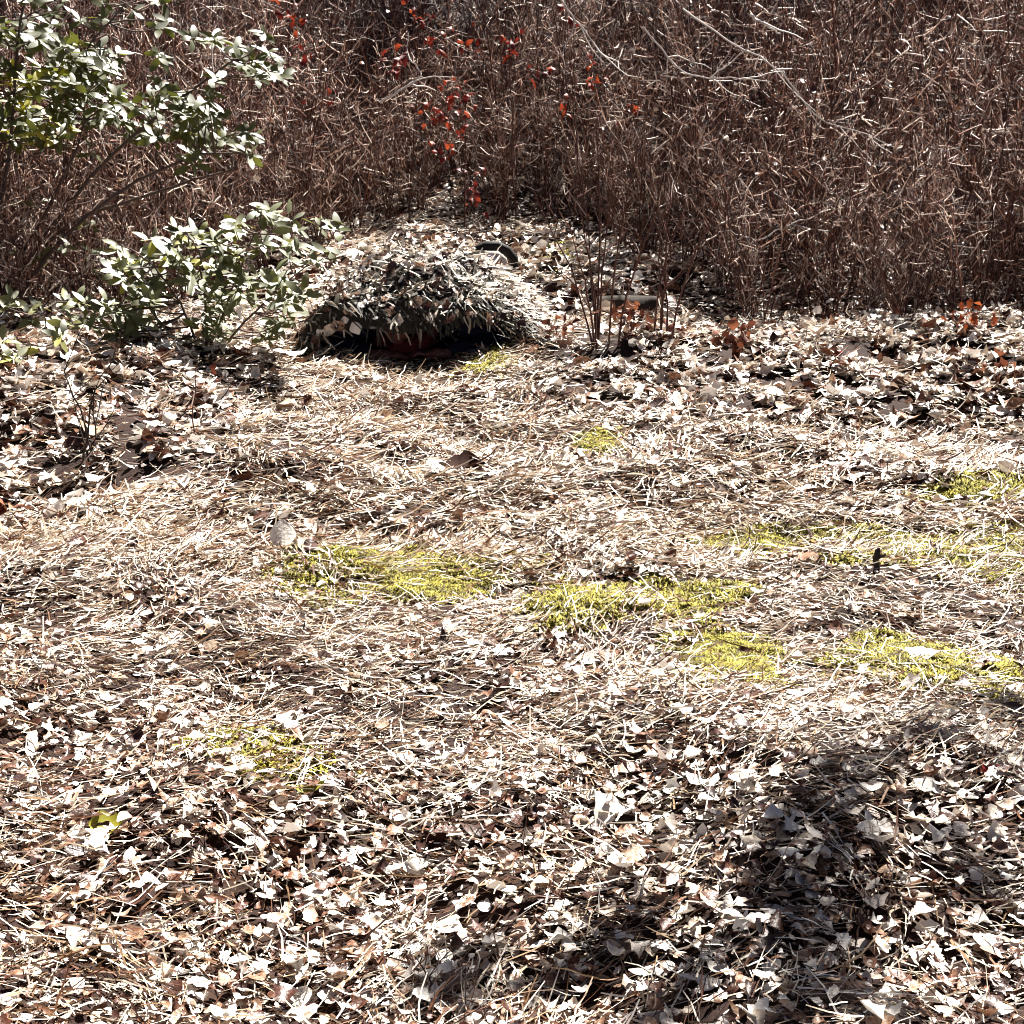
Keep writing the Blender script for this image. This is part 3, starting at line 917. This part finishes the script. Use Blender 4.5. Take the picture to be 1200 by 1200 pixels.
Yp = 9.0
branch('pale bare branch drooping in a shallow bow across the thicket', [at(755, 30, Yp), at(785, 72, Yp), at(805, 88, Yp - .05), at(850, 92, Yp - .1), at(905, 95, Yp - .1)], 0.0052)
branch('long pale branch slanting down through the dark thicket', [at(800, 10, Yp + .2), at(850, 48, Yp + .1), at(905, 72, Yp), at(930, 100, Yp), at(955, 145, Yp), at(1005, 152, Yp), at(1050, 172, Yp)], 0.0052)
branch('short straight pale stick leaning in the upper thicket', [at(880, 18, Yp), at(915, 40, Yp)], 0.008, subs=1)
branch('pale forked branch among the red oak leaves', [at(445, 120, 11.0), at(470, 105, 11.0), at(498, 88, 11.0), at(480, 70, 11.0)], 0.0075, subs=3)
branch('pale broken branch at the top of the thicket', [at(650, -10, 11.0), at(672, 20, 11.0), at(702, 58, 11.0)], 0.008, subs=4)
branch('thin pale branch crooked in the thicket over the orange seedling', [at(1095, 205, 9.6), at(1104, 228, 9.6), at(1130, 238, 9.6), at(1165, 236, 9.6)], 0.006, subs=4)
branch('grey branch sloping up from the bank into the thicket', [at(855, 300, 9.3), at(880, 285, 9.3), at(930, 262, 9.3), at(985, 240, 9.4)], 0.006, subs=4)
gp = [on_ground(*q) for q in ((640, 455), (675, 440), (700, 430), (715, 408))]
for q in gp: q[2] += 0.03
branch('pale crooked stick lying on the bank below the red stems', gp, 0.006, subs=2)

# ------------------------------------------------------------------ single leaves, stub, bark
def lone(name, label, px, py, ln, m, yaw, tilt, kind, curl=0.5, cup=0.4, cat='leaf', dz=0.03):
    p = on_ground(px, py); p[2] += dz
    v, f, r = leaf_batch(np.zeros((1, 3)), np.array([yaw]), np.array([tilt]), np.array([-1.4]), np.array([ln]), np.array([kind]), np.array([curl]), np.array([cup]), 9)
    o = obj(name, mesh_np(name, v, f, m, smooth=True)); o.location = Vector(p)
    return tag(o, label, cat)


lone('fallen_leaf', 'dark brown curled leaf alone on the pale straw', 545, 558, 0.15, M_DARKLEAF, 0.1, 0.6, 0, 0.3, 0.3)
lone('fallen_leaf', 'yellow green leaf among dry litter over a dark gap', 127, 985, 0.075, M_YELLOW, 0.2, 0.5, 0)
lone('fallen_leaf', 'slim yellow green leaf beside the faint moss area', 363, 940, 0.075, M_YELLOW, 0.3, 0.45, 2)
lone('fallen_leaf', 'scarlet leaf on the leafy bank below the thicket', 981, 428, 0.075, M_REDFALL, 1.2, 0.9, 1)
lone('fallen_leaf', 'small dark red leaf among sunlit dry litter', 1158, 920, 0.05, M_REDFALL, 0.3, 0.5, 1)
lone('fallen_leaf', 'brown cupped leaf beside a big white leaf', 1010, 1045, 0.07, M_DARKLEAF, 2.3, 0.6, 1)
lone('fallen_leaf', 'dark maroon leaf in the litter below the big white leaf', 505, 1008, 0.08, M_DARKLEAF, 0.8, 0.5, 1)
lone('fallen_leaf', 'dark wet leaf in the litter beside the slim yellow leaf', 343, 1028, 0.07, M_DARKLEAF, 1.4, 0.7, 3)

# short broken stub standing in the straw
b = on_ground(1026, 672)
r = empty('broken_stub', Vector(b), 'short dark broken stub standing in the straw beside moss', 'stub')
P = np.array([b + [0, 0, -.05], b + [.002, 0, .02], b + [-.003, 0, .045], b + [.003, 0, .07], b + [.006, 0, .078]])
V, Fc, R = tube_batch(P[None], np.array([[.011, .010, .009, .009, .003]]), 7)
obj('stem', mesh_np('stem', V, Fc, M_ROT), r)
P = np.array([b + [0, 0, .045], b + [.012, -.01, .056], b + [.022, -.015, .06]])
V, Fc, R = tube_batch(P[None], np.array([[.006, .005, .003]]), 5)
obj('side_twig', mesh_np('side_twig', V, Fc, M_ROT), r)

# curled bark piece lying on the bank
b = on_ground(735, 372)
b[2] += 0.06
r = empty('curled_bark', Vector(b), 'curled dark bark piece with pale inner face on the bank', 'bark')
th = np.linspace(-0.2, 3.3, 12); ll = np.linspace(-0.16, 0.16, 9)
for nm, rad, mm in (('outer_bark', 0.062, M_ROT), ('inner_face', 0.052, M_PALE)):
    G = np.array([[b + np.array([l, -math.cos(t) * (rad + 0.012 * math.sin(l * 30 + t * 2)), math.sin(t) * rad * (1 - 2.5 * l * l)]) for t in th] for l in ll])
    q = np.array([[i * 12 + j, i * 12 + j + 1, (i + 1) * 12 + j + 1, (i + 1) * 12 + j] for i in range(8) for j in range(11)])
    obj(nm, mesh_np(nm, G.reshape(-1, 3), q, mm, smooth=True), r)

# ------------------------------------------------------------------ the figure lying prone under a camouflage cloak
DY = 0.33                                  # how far behind the first lay-out the figure rests
HX, HY = -0.58, 8.17 + DY                       # face
person = empty('person', (HX, HY, float(T(HX, HY))), 'person lying prone under a shaggy leaf and straw camouflage cloak, face in shade', 'person')
G0 = float(T(HX, HY)) + 0.01


def L(x, y, z):
    return (HX + x, HY + y, G0 + z)


# body: one skinned surface; x across, y away from the camera
J = {'pelvis': (L(.22, .92, .14), .135), 'belly': (L(.17, .68, .17), .135), 'chest': (L(.10, .40, .20), .15), 'neckb': (L(.06, .24, .225), .075), 'neck': (L(.03, .14, .21), .062),
     'skull': (L(.0, .07, .215), .088), 'face': (L(.0, .03, .165), .078), 'jaw': (L(.0, .01, .115), .055),
     'shl': (L(-.13, .30, .21), .085), 'ell': (L(-.33, .10, .055), .05), 'wrl': (L(-.12, -.06, .04), .032), 'pal': (L(-.05, -.075, .04), .036),
     'shr': (L(.30, .32, .21), .085), 'elr': (L(.46, .12, .055), .05), 'wrr': (L(.25, -.03, .04), .032), 'par': (L(.18, -.05, .045), .036),
     'hil': (L(.13, 1.0, .12), .10), 'knl': (L(.12, 1.36, .075), .065), 'anl': (L(.17, 1.70, .09), .042), 'tol': (L(.18, 1.75, .03), .04),
     'hir': (L(.33, 1.0, .12), .10), 'knr': (L(.44, 1.34, .075), .065), 'anr': (L(.42, 1.68, .275), .042), 'tor': (L(.49, 1.74, .245), .04)}
E = [('pelvis', 'belly'), ('belly', 'chest'), ('chest', 'neckb'), ('neckb', 'neck'), ('neck', 'skull'), ('skull', 'face'), ('face', 'jaw'),
     ('chest', 'shl'), ('shl', 'ell'), ('ell', 'wrl'), ('wrl', 'pal'), ('chest', 'shr'), ('shr', 'elr'), ('elr', 'wrr'), ('wrr', 'par'),
     ('pelvis', 'hil'), ('hil', 'knl'), ('knl', 'anl'), ('anl', 'tol'), ('pelvis', 'hir'), ('hir', 'knr'), ('knr', 'anr'), ('anr', 'tor')]
for side, w in (('l', 1), ('r', -1)):
    p = np.array(J['pa' + side][0])
    for k in range(4):
        f0 = p + np.array([w * 0.035, -0.026 + k * 0.019, 0.004]); ln = [.062, .075, .07, .055][k]
        J['%sf%da' % (side, k)] = (tuple(f0), .0105)
        J['%sf%db' % (side, k)] = (tuple(f0 + np.array([w * ln * .55, 0, .008])), .0095)
        J['%sf%dc' % (side, k)] = (tuple(f0 + np.array([w * ln, 0, -.014])), .008)
        E += [('pa' + side, '%sf%da' % (side, k)), ('%sf%da' % (side, k), '%sf%db' % (side, k)), ('%sf%db' % (side, k), '%sf%dc' % (side, k))]
    J[side + 'ta'] = (tuple(p + np.array([w * .0, -.035, .012])), .012); J[side + 'tb'] = (tuple(p + np.array([w * .03, -.055, .008])), .0095)
    E += [('pa' + side, side + 'ta'), (side + 'ta', side + 'tb')]
names = list(J)
me = bpy.data.meshes.new('body')
me.from_pydata([J[k][0] for k in names], [(names.index(a), names.index(b)) for a, b in E], [])
tmp = bpy.data.objects.new('body_rig', me); COL.objects.link(tmp)
md = tmp.modifiers.new('skin', 'SKIN')
sv = me.skin_vertices[0].data
for i, k in enumerate(names):
    sv[i].radius = (J[k][1], J[k][1]); sv[i].use_root = (k == 'pelvis')
tmp.modifiers.new('sub', 'SUBSURF').levels = 2
dg = bpy.context.evaluated_depsgraph_get()
bm_ = bpy.data.meshes.new_from_object(tmp.evaluated_get(dg))
bpy.data.objects.remove(tmp)
# a face: brow, eye hollows, nose, mouth and ears shaped on a head, then fused with the body by a voxel remesh
import bmesh
bm = bmesh.new(); bm.from_mesh(bm_)
hc = Vector(L(0, .035, .185))
hv = bmesh.ops.create_uvsphere(bm, u_segments=40, v_segments=30, radius=1.0)['verts']
for v in hv:
    x, y, z = v.co
    nx_, ny_, nz_ = x * .074, y * .095, z * .112
    front = max(0.0, -y)
    nx_ *= 1 - 0.22 * max(0, -z) ** 1.5
    g = lambda cx, cz, w, h: h * math.exp(-((x - cx) / w) ** 2 - ((z - cz) / w) ** 2) * (front > 0.2)
    ny_ -= g(0, -.12, .16, .016) + g(0, -.28, .13, .020) + g(0, .10, .3, .004) + g(0, -.62, .22, .008) + g(-.0, -.5, .22, .005)
    ny_ += g(-.36, .0, .19, .014) + g(.36, .0, .19, .014) + g(0, -.52, .10, .004)
    if abs(x) > .93 and abs(z) < .3: nx_ *= 1.14
    v.co = hc + Vector((nx_, ny_, nz_))
bm.to_mesh(bm_); bm.free()
tmp = bpy.data.objects.new('body_rig', bm_); COL.objects.link(tmp)
rm = tmp.modifiers.new('fuse', 'REMESH'); rm.mode = 'VOXEL'; rm.voxel_size = 0.0075
dg = bpy.context.evaluated_depsgraph_get()
bm_ = bpy.data.meshes.new_from_object(tmp.evaluated_get(dg))
bpy.data.objects.remove(tmp)
bm_.materials.clear(); bm_.materials.append(M_SKIN)
bm_.polygons.foreach_set('use_smooth', np.ones(len(bm_.polygons), dtype=bool))
body = obj('body', bm_, person)


def sleeve(name, keys, rads, m, sides=14, fold=0.006):
    pts = np.array([J[k][0] if isinstance(k, str) else k for k in keys]); s = np.linspace(0, 1, 22); q = np.linspace(0, 1, len(pts))
    P = np.stack([np.interp(s, q, pts[:, c]) for c in range(3)], 1)
    for _ in range(2): P[1:-1] = (P[:-2] + 2 * P[1:-1] + P[2:]) / 4
    Rr = np.interp(s, q, rads) + RNG.normal(0, fold, 22)
    V, Fc, R = tube_batch(P[None], Rr[None], sides)
    return obj(name, mesh_np(name, V + RNG.normal(0, 0.0015, V.shape), Fc, m, smooth=True), person)


sleeve('jacket_sleeve', ['shl', 'ell', 'wrl'], [.105, .075, .048], M_NAVY)
sleeve('jacket_sleeve', ['shr', 'elr', 'wrr'], [.105, .075, .048], M_NAVY)
sleeve('jacket', ['neckb', 'chest', 'belly', 'pelvis'], [.12, .19, .175, .165], M_NAVY, 18)
sleeve('scarf', [L(-.10, .10, .085), L(0, .02, .045), L(.10, .04, .06), L(.16, .12, .12)], [.05, .062, .06, .05], M_MAROON, 14, .008)
sleeve('trouser_leg', ['hil', 'knl', 'anl'], [.12, .085, .06], M_NAVY)
sleeve('trouser_leg', ['hir', 'knr', 'anr'], [.12, .085, .06], M_NAVY)


def boot(an, to, lift):
    an, to = np.array(an), np.array(to)
    # a boot resting on its toe, heel up and sole facing away and back
    heel = an + np.array([0.0, 0.07, 0.09 + lift]); toe = to + np.array([0.0, 0.08, -0.005])
    s = np.linspace(0, 1, 10)[:, None]
    P = heel * (1 - s) + toe * s + np.array([0, -0.03, 0]) * s * (1 - s) * 4
    V, Fc, R = tube_batch(P[None], np.array([[.012, .042, .05, .049, .045, .045, .048, .048, .04, .012]]), 12)
    o = obj('boot', mesh_np('boot', V, Fc, M_BOOT, smooth=True), person)
    sh = wander(np.array([an + np.array([0, -0.10, 0.0])]), np.array([[0, 1.0, .25]]), np.array([.2]), 5, 0)
    V, Fc, R = tube_batch(sh, np.array([[.055, .058, .058, .056, .03]]), 12)
    t = obj('boot_shaft', mesh_np('boot_shaft', V, Fc, M_BOOT, smooth=True), person)
    P2 = P + np.array([0, 0.045, 0.008])
    W = np.array([.015, .036, .042, .04, .034, .038, .046, .046, .036, .012])
    Vs = np.concatenate([np.stack([P2[:, 0] - W, P2[:, 1], P2[:, 2]], 1), np.stack([P2[:, 0] + W, P2[:, 1], P2[:, 2]], 1),
                         np.stack([P2[:, 0] - W, P2[:, 1] + .018, P2[:, 2] + .006], 1), np.stack([P2[:, 0] + W, P2[:, 1] + .018, P2[:, 2] + .006], 1)])
    q = []
    for i in range(9):
        q += [[i, i + 1, 10 + i + 1, 10 + i], [20 + i, 30 + i, 30 + i + 1, 20 + i + 1], [i, 20 + i, 20 + i + 1, i + 1], [10 + i, 10 + i + 1, 30 + i + 1, 30 + i]]
    obj('boot_sole', mesh_np('boot_sole', Vs, np.array(q), M_SOLE), person)


boot(J['anl'][0], J['tol'][0], .0)
ac = np.array(J['anr'][0]) + np.array([.03, .10, .0])
P = ac + np.array([[-.15, 0, -.06], [-.13, 0, .0], [-.09, 0, .05], [-.03, 0, .08], [.04, .01, .08], [.10, .02, .05], [.14, .03, .0], [.15, .03, -.06]])
V, Fc, R = tube_batch(P[None], np.array([[.020, .027, .031, .033, .033, .031, .029, .022]]), 12)
obj('boot', mesh_np('boot', V, Fc, M_BOOT, smooth=True), person)
P = ac + np.array([[-.10, -.05, -.05], [-.07, -.052, .0], [-.02, -.055, .032], [.04, -.05, .03], [.08, -.045, .0], [.10, -.04, -.05]])
V, Fc, R = tube_batch(P[None], np.array([[.012, .024, .03, .03, .024, .012]]), 10)
obj('boot_sole', mesh_np('boot_sole', V, Fc, M_SOLE, smooth=True), person)

# cloak of netting draped over head, back and legs, open in front of the face
ys = np.concatenate([np.linspace(8.05, 8.8, 18), np.linspace(8.86, 9.55, 12)])
qs = np.linspace(-1, 1, 45)
rows = []
for y in ys:
    ax = -0.45 + (y - 8.2) * 0.16
    W = np.interp(y, [8.15, 8.5, 9.0, 9.75], [0.62, 0.66, 0.52, 0.34])
    Hc = np.interp(y, [8.05, 8.2, 8.45, 8.8, 9.1, 9.55], [0.375, 0.41, 0.42, 0.385, 0.28, 0.06])
    row = []
    for q in qs:
        x = ax + q * W * (1 + 0.05 * math.sin(y * 9 + q * 3))
        pr_ = max(0.0, 1 - abs(q) ** 3.4) if q < 0 else max(0.0, 1 - abs(q) ** 2.1)
        h = Hc * pr_ * (1 + 0.16 * mnoise.noise(Vector((x * 5, y * 5, 0))) + 0.10 * mnoise.noise(Vector((x * 13, y * 13, 3))))
        row.append((x, y + DY, float(T(x, y + DY)) + h - 0.015))
    rows.append(row)
front = rows[0]
curt = []
for k, s in enumerate((1.0, 0.66, 0.33)):
    row = []
    for (x, y, z), q in zip(front, qs):
        g = float(T(x, y))
        zo = g + 0.03 + 0.165 * math.exp(-((x - HX - .03) / .42) ** 4) + 0.09 * math.exp(-((x - HX - .42) / .18) ** 2)
        zo = min(zo, z)
        row.append((x, y - 0.07 * math.sin(s * 1.57), z * (1 - s) + zo * s))
    curt.append(row)
rows = curt + rows
CV = np.array(rows); nr, nc = CV.shape[:2]
cq = np.array([[i * nc + j, i * nc + j + 1, (i + 1) * nc + j + 1, (i + 1) * nc + j] for i in range(nr - 1) for j in range(nc - 1)])
cloak = obj('camouflage_cloak', mesh_np('camouflage_cloak', CV.reshape(-1, 3), cq, M_NET, smooth=True), person)

# strips and leaves tied onto it
fl = CV.reshape(-1, 3)
def cloak_points(n):
    f = cq[RNG.integers(0, len(cq), n)]
    ar = np.linalg.norm(np.cross(fl[f[:, 1]] - fl[f[:, 0]], fl[f[:, 3]] - fl[f[:, 0]]), axis=1)
    f = f[RNG.random(n) < ar / np.percentile(ar, 90)]
    u, v = RNG.random(len(f))[:, None], RNG.random(len(f))[:, None]
    p = (fl[f[:, 0]] * (1 - u) + fl[f[:, 1]] * u) * (1 - v) + (fl[f[:, 3]] * (1 - u) + fl[f[:, 2]] * u) * v
    nrm = np.cross(fl[f[:, 1]] - fl[f[:, 0]], fl[f[:, 3]] - fl[f[:, 0]])
    nrm /= np.linalg.norm(nrm, axis=1, keepdims=True) + 1e-9
    nrm = np.where(nrm[:, 2:3] < -0.05, -nrm, nrm)
    return p, nrm


def strip_lines(p, nrm, lmin, lmax):
    m = len(p)
    down = np.array([0, 0, -1.0]) + nrm * nrm[:, 2:3]
    d = down * 0.8 + np.array([0.5, 0, 0]) + RNG.normal(0, 0.42, (m, 3)) - nrm * 0.05
    P = wander(p + nrm * 0.008, d, RNG.uniform(lmin, lmax, m), 5, 0.16, -0.09)
    g = T(P[:, :, 0], P[:, :, 1]) + 0.003
    P[:, :, 2] = np.maximum(P[:, :, 2], g)
    return P


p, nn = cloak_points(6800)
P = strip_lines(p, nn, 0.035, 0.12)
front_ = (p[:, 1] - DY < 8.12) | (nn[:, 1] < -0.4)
keep = ~front_ | (RNG.random(len(p)) < np.where(p[:, 2] < T(p[:, 0], p[:, 1]) + 0.22, 0.45, 1.0))
p, nn, P, front_ = p[keep], nn[keep], P[keep], front_[keep]
a1 = blade_batch(P, RNG.uniform(0.006, 0.016, len(P)), np.where(front_, RNG.beta(0.6, 1.9, len(P)), np.where(p[:, 0] > -0.55, RNG.beta(3.0, 0.7, len(P)), RNG.beta(1.2, 1.0, len(P)))), nn[:, None, :] + RNG.normal(0, 0.4, (len(P), 1, 3)))  # shade painted into front strip colours, sunlight into those on top and right
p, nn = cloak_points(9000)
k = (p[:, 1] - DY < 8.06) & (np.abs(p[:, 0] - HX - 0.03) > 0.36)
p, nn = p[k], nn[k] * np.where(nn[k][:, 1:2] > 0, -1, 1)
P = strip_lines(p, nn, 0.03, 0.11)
a2 = blade_batch(P, RNG.uniform(0.006, 0.014, len(P)), RNG.beta(0.8, 1.3, len(P)), nn[:, None, :] + RNG.normal(0, 0.4, (len(P), 1, 3)))  # curtain strips coloured darker too, as painted shade
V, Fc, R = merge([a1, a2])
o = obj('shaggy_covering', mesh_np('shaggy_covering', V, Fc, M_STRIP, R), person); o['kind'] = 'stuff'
p, nn = cloak_points(2000)
k = (RNG.random(len(p)) < np.where(p[:, 1] - DY > 8.25, 1.0, 0.7))
p, nn = p[k], nn[k]
m = len(p)
V, Fc, R = leaf_batch(p + nn * 0.012, RNG.random(m) * 6.28, np.clip(np.arccos(np.clip(nn[:, 2], -1, 1)), 0, 1.3), np.arctan2(nn[:, 1], nn[:, 0]), RNG.uniform(0.035, 0.075, m), RNG.choice(4, m), RNG.normal(0.2, 0.4, m), RNG.normal(0, .4, m), 6, RNG.beta(0.8, 1.0, m))
o = obj('leaf_garnish', mesh_np('leaf_garnish', V, Fc, M_LEAF, R), person); o['kind'] = 'stuff'
p, nn = cloak_points(520)
k = (p[:, 1] - DY > 8.2) | ((np.abs(p[:, 0] - HX) > .42) & (RNG.random(len(p)) < 0.4))
p, nn = p[k][:260], nn[k][:260]
P = strip_lines(p, nn, 0.08, 0.18)
for i in range(len(P)):
    V, Fc, R = blade_batch(P[i:i + 1], np.array([random.uniform(0.012, 0.026)]), None, nn[i][None, None, :] + RNG.normal(0, 0.3, (1, 1, 3)))
    obj('strip', mesh_np('strip', V, Fc, M_STRIP_OBJ, smooth=True), person)

# ------------------------------------------------------------------ pine standing at the clearing's side, its boughs shade the near litter
tx, ty = 4.1, 7.4
tz = float(T(tx, ty))
tree = empty('pine_tree', (tx, ty, tz), 'pine tree at the side of the clearing with boughs reaching over the litter', 'tree')
tt = np.linspace(0, 1, 12)[:, None]
P = np.array([tx, ty, tz - .1]) * (1 - tt) + np.array([tx + .2, ty + .1, 9.0]) * tt
V, Fc, R = tube_batch(P[None], np.linspace(.14, .03, 12)[None], 12)
obj('trunk', mesh_np('trunk', V, Fc, M_BARK, smooth=True), tree)
shade = [(905, 970, .10, 5), (925, 1035, .11, 6), (945, 1090, .12, 7), (930, 1150, .13, 7), (1000, 925, .06, 2), (1090, 868, .06, 3), (1188, 845, .07, 4), (1130, 1060, .05, 3),
         (540, 1170, .08, 5), (500, 1196, .06, 4), (715, 1165, .06, 4), (800, 1190, .08, 4), (640, 1196, .06, 3), (940, 1198, .14, 8)]
needle = []
for px, py, rad, nclump in shade:
    g = on_ground(px, py)
    h = random.uniform(2.7, 3.3)
    c = g + SUN_DIR * (h / SUN_DIR[2])
    a0 = np.array([tx + .05, ty, max(2.3, c[2] - 0.4)])
    s = np.linspace(0, 1, 9)[:, None]
    Q = a0 * (1 - s) + c * s + np.array([0, 0, 0.25]) * s * (1 - s) * 4
    V, Fc, R = tube_batch(Q[None], np.linspace(.022, .006, 9)[None], 6)
    bo = obj('bough', mesh_np('bough', V, Fc, M_BARK, smooth=True), tree)
    nn_ = nclump * 140
    cen = c + RNG.normal(0, 1, (nclump, 3)) * rad * np.array([.55, .55, .4])
    st = cen[RNG.integers(0, nclump, nn_)] + RNG.normal(0, .02, (nn_, 3))
    d = RNG.normal(0, 1, (nn_, 3)); d[:, 2] += .3
    NP = wander(st, d, RNG.uniform(.035, .075, nn_), 3, 0.05)
    V, Fc, R = blade_batch(NP, np.full(nn_, .004))
    f = obj('needle_tuft', mesh_np('needle_tuft', V, Fc, M_PINE, R), tree); f['kind'] = 'stuff'

# pines added behind the thicket so their crowns, above view, shade its back part
PT, PN = [], []
for vv in range(2):
    tt = np.linspace(0, 1, 10)[:, None]
    P = np.array([0, 0, -.2]) * (1 - tt) + np.array([.2, .1, 13.0]) * tt
    V, Fc, R = tube_batch(P[None], np.linspace(.16, .03, 10)[None], 10)
    PT.append(mesh_np('trunk', V, Fc, M_BARK, smooth=True))
    nb = 60
    zb = np.sort(RNG.uniform(3.4, 12.6, nb)); an = RNG.random(nb) * 6.28
    ln = np.interp(zb, [3.4, 6, 12.6], [2.0, 2.2, .5]) * RNG.uniform(.7, 1.2, nb)
    BP = wander(np.stack([zb * .015, zb * .008, zb], 1), np.stack([np.cos(an), np.sin(an), np.full(nb, .12)], 1), ln, 7, .06)
    bm1 = tube_batch(BP, np.linspace(.03, .008, 7)[None] * np.ones((nb, 1)), 4)
    n_ = 9000
    bi = RNG.integers(0, nb, n_); k = RNG.integers(2, 7, n_)
    st = BP[bi, k] + RNG.normal(0, .14, (n_, 3))
    d = RNG.normal(0, 1, (n_, 3)); d[:, 2] += .4
    NP = wander(st, d, RNG.uniform(.12, .3, n_), 3, .1)
    nd = blade_batch(NP, np.full(n_, .03))
    PN.append((mesh_np('limb_set', bm1[0], bm1[1], M_BARK), mesh_np('needle_foliage', nd[0], nd[1], M_PINE, nd[2])))
for i, (x, y) in enumerate(((-5.2, 22.4), (-2.4, 23.6), (0.4, 22.2), (3.2, 23.0), (5.8, 22.0), (8.4, 23.4), (11.0, 22.2))):
    r = empty('pine_tree', (x, y, float(T(x, y))), 'tall pine added on the slope to shade the bare thicket', 'tree', 'pines added to shade the thicket')
    r.rotation_euler = (0, 0, random.random() * 6.28)
    for nm, me_, st_ in (('trunk', PT[i % 2], 0), ('limb_set', PN[i % 2][0], 1), ('needle_foliage', PN[i % 2][1], 1)):
        c = bpy.data.objects.new(nm, me_); COL.objects.link(c); c.parent = r
        if st_: c['kind'] = 'stuff'
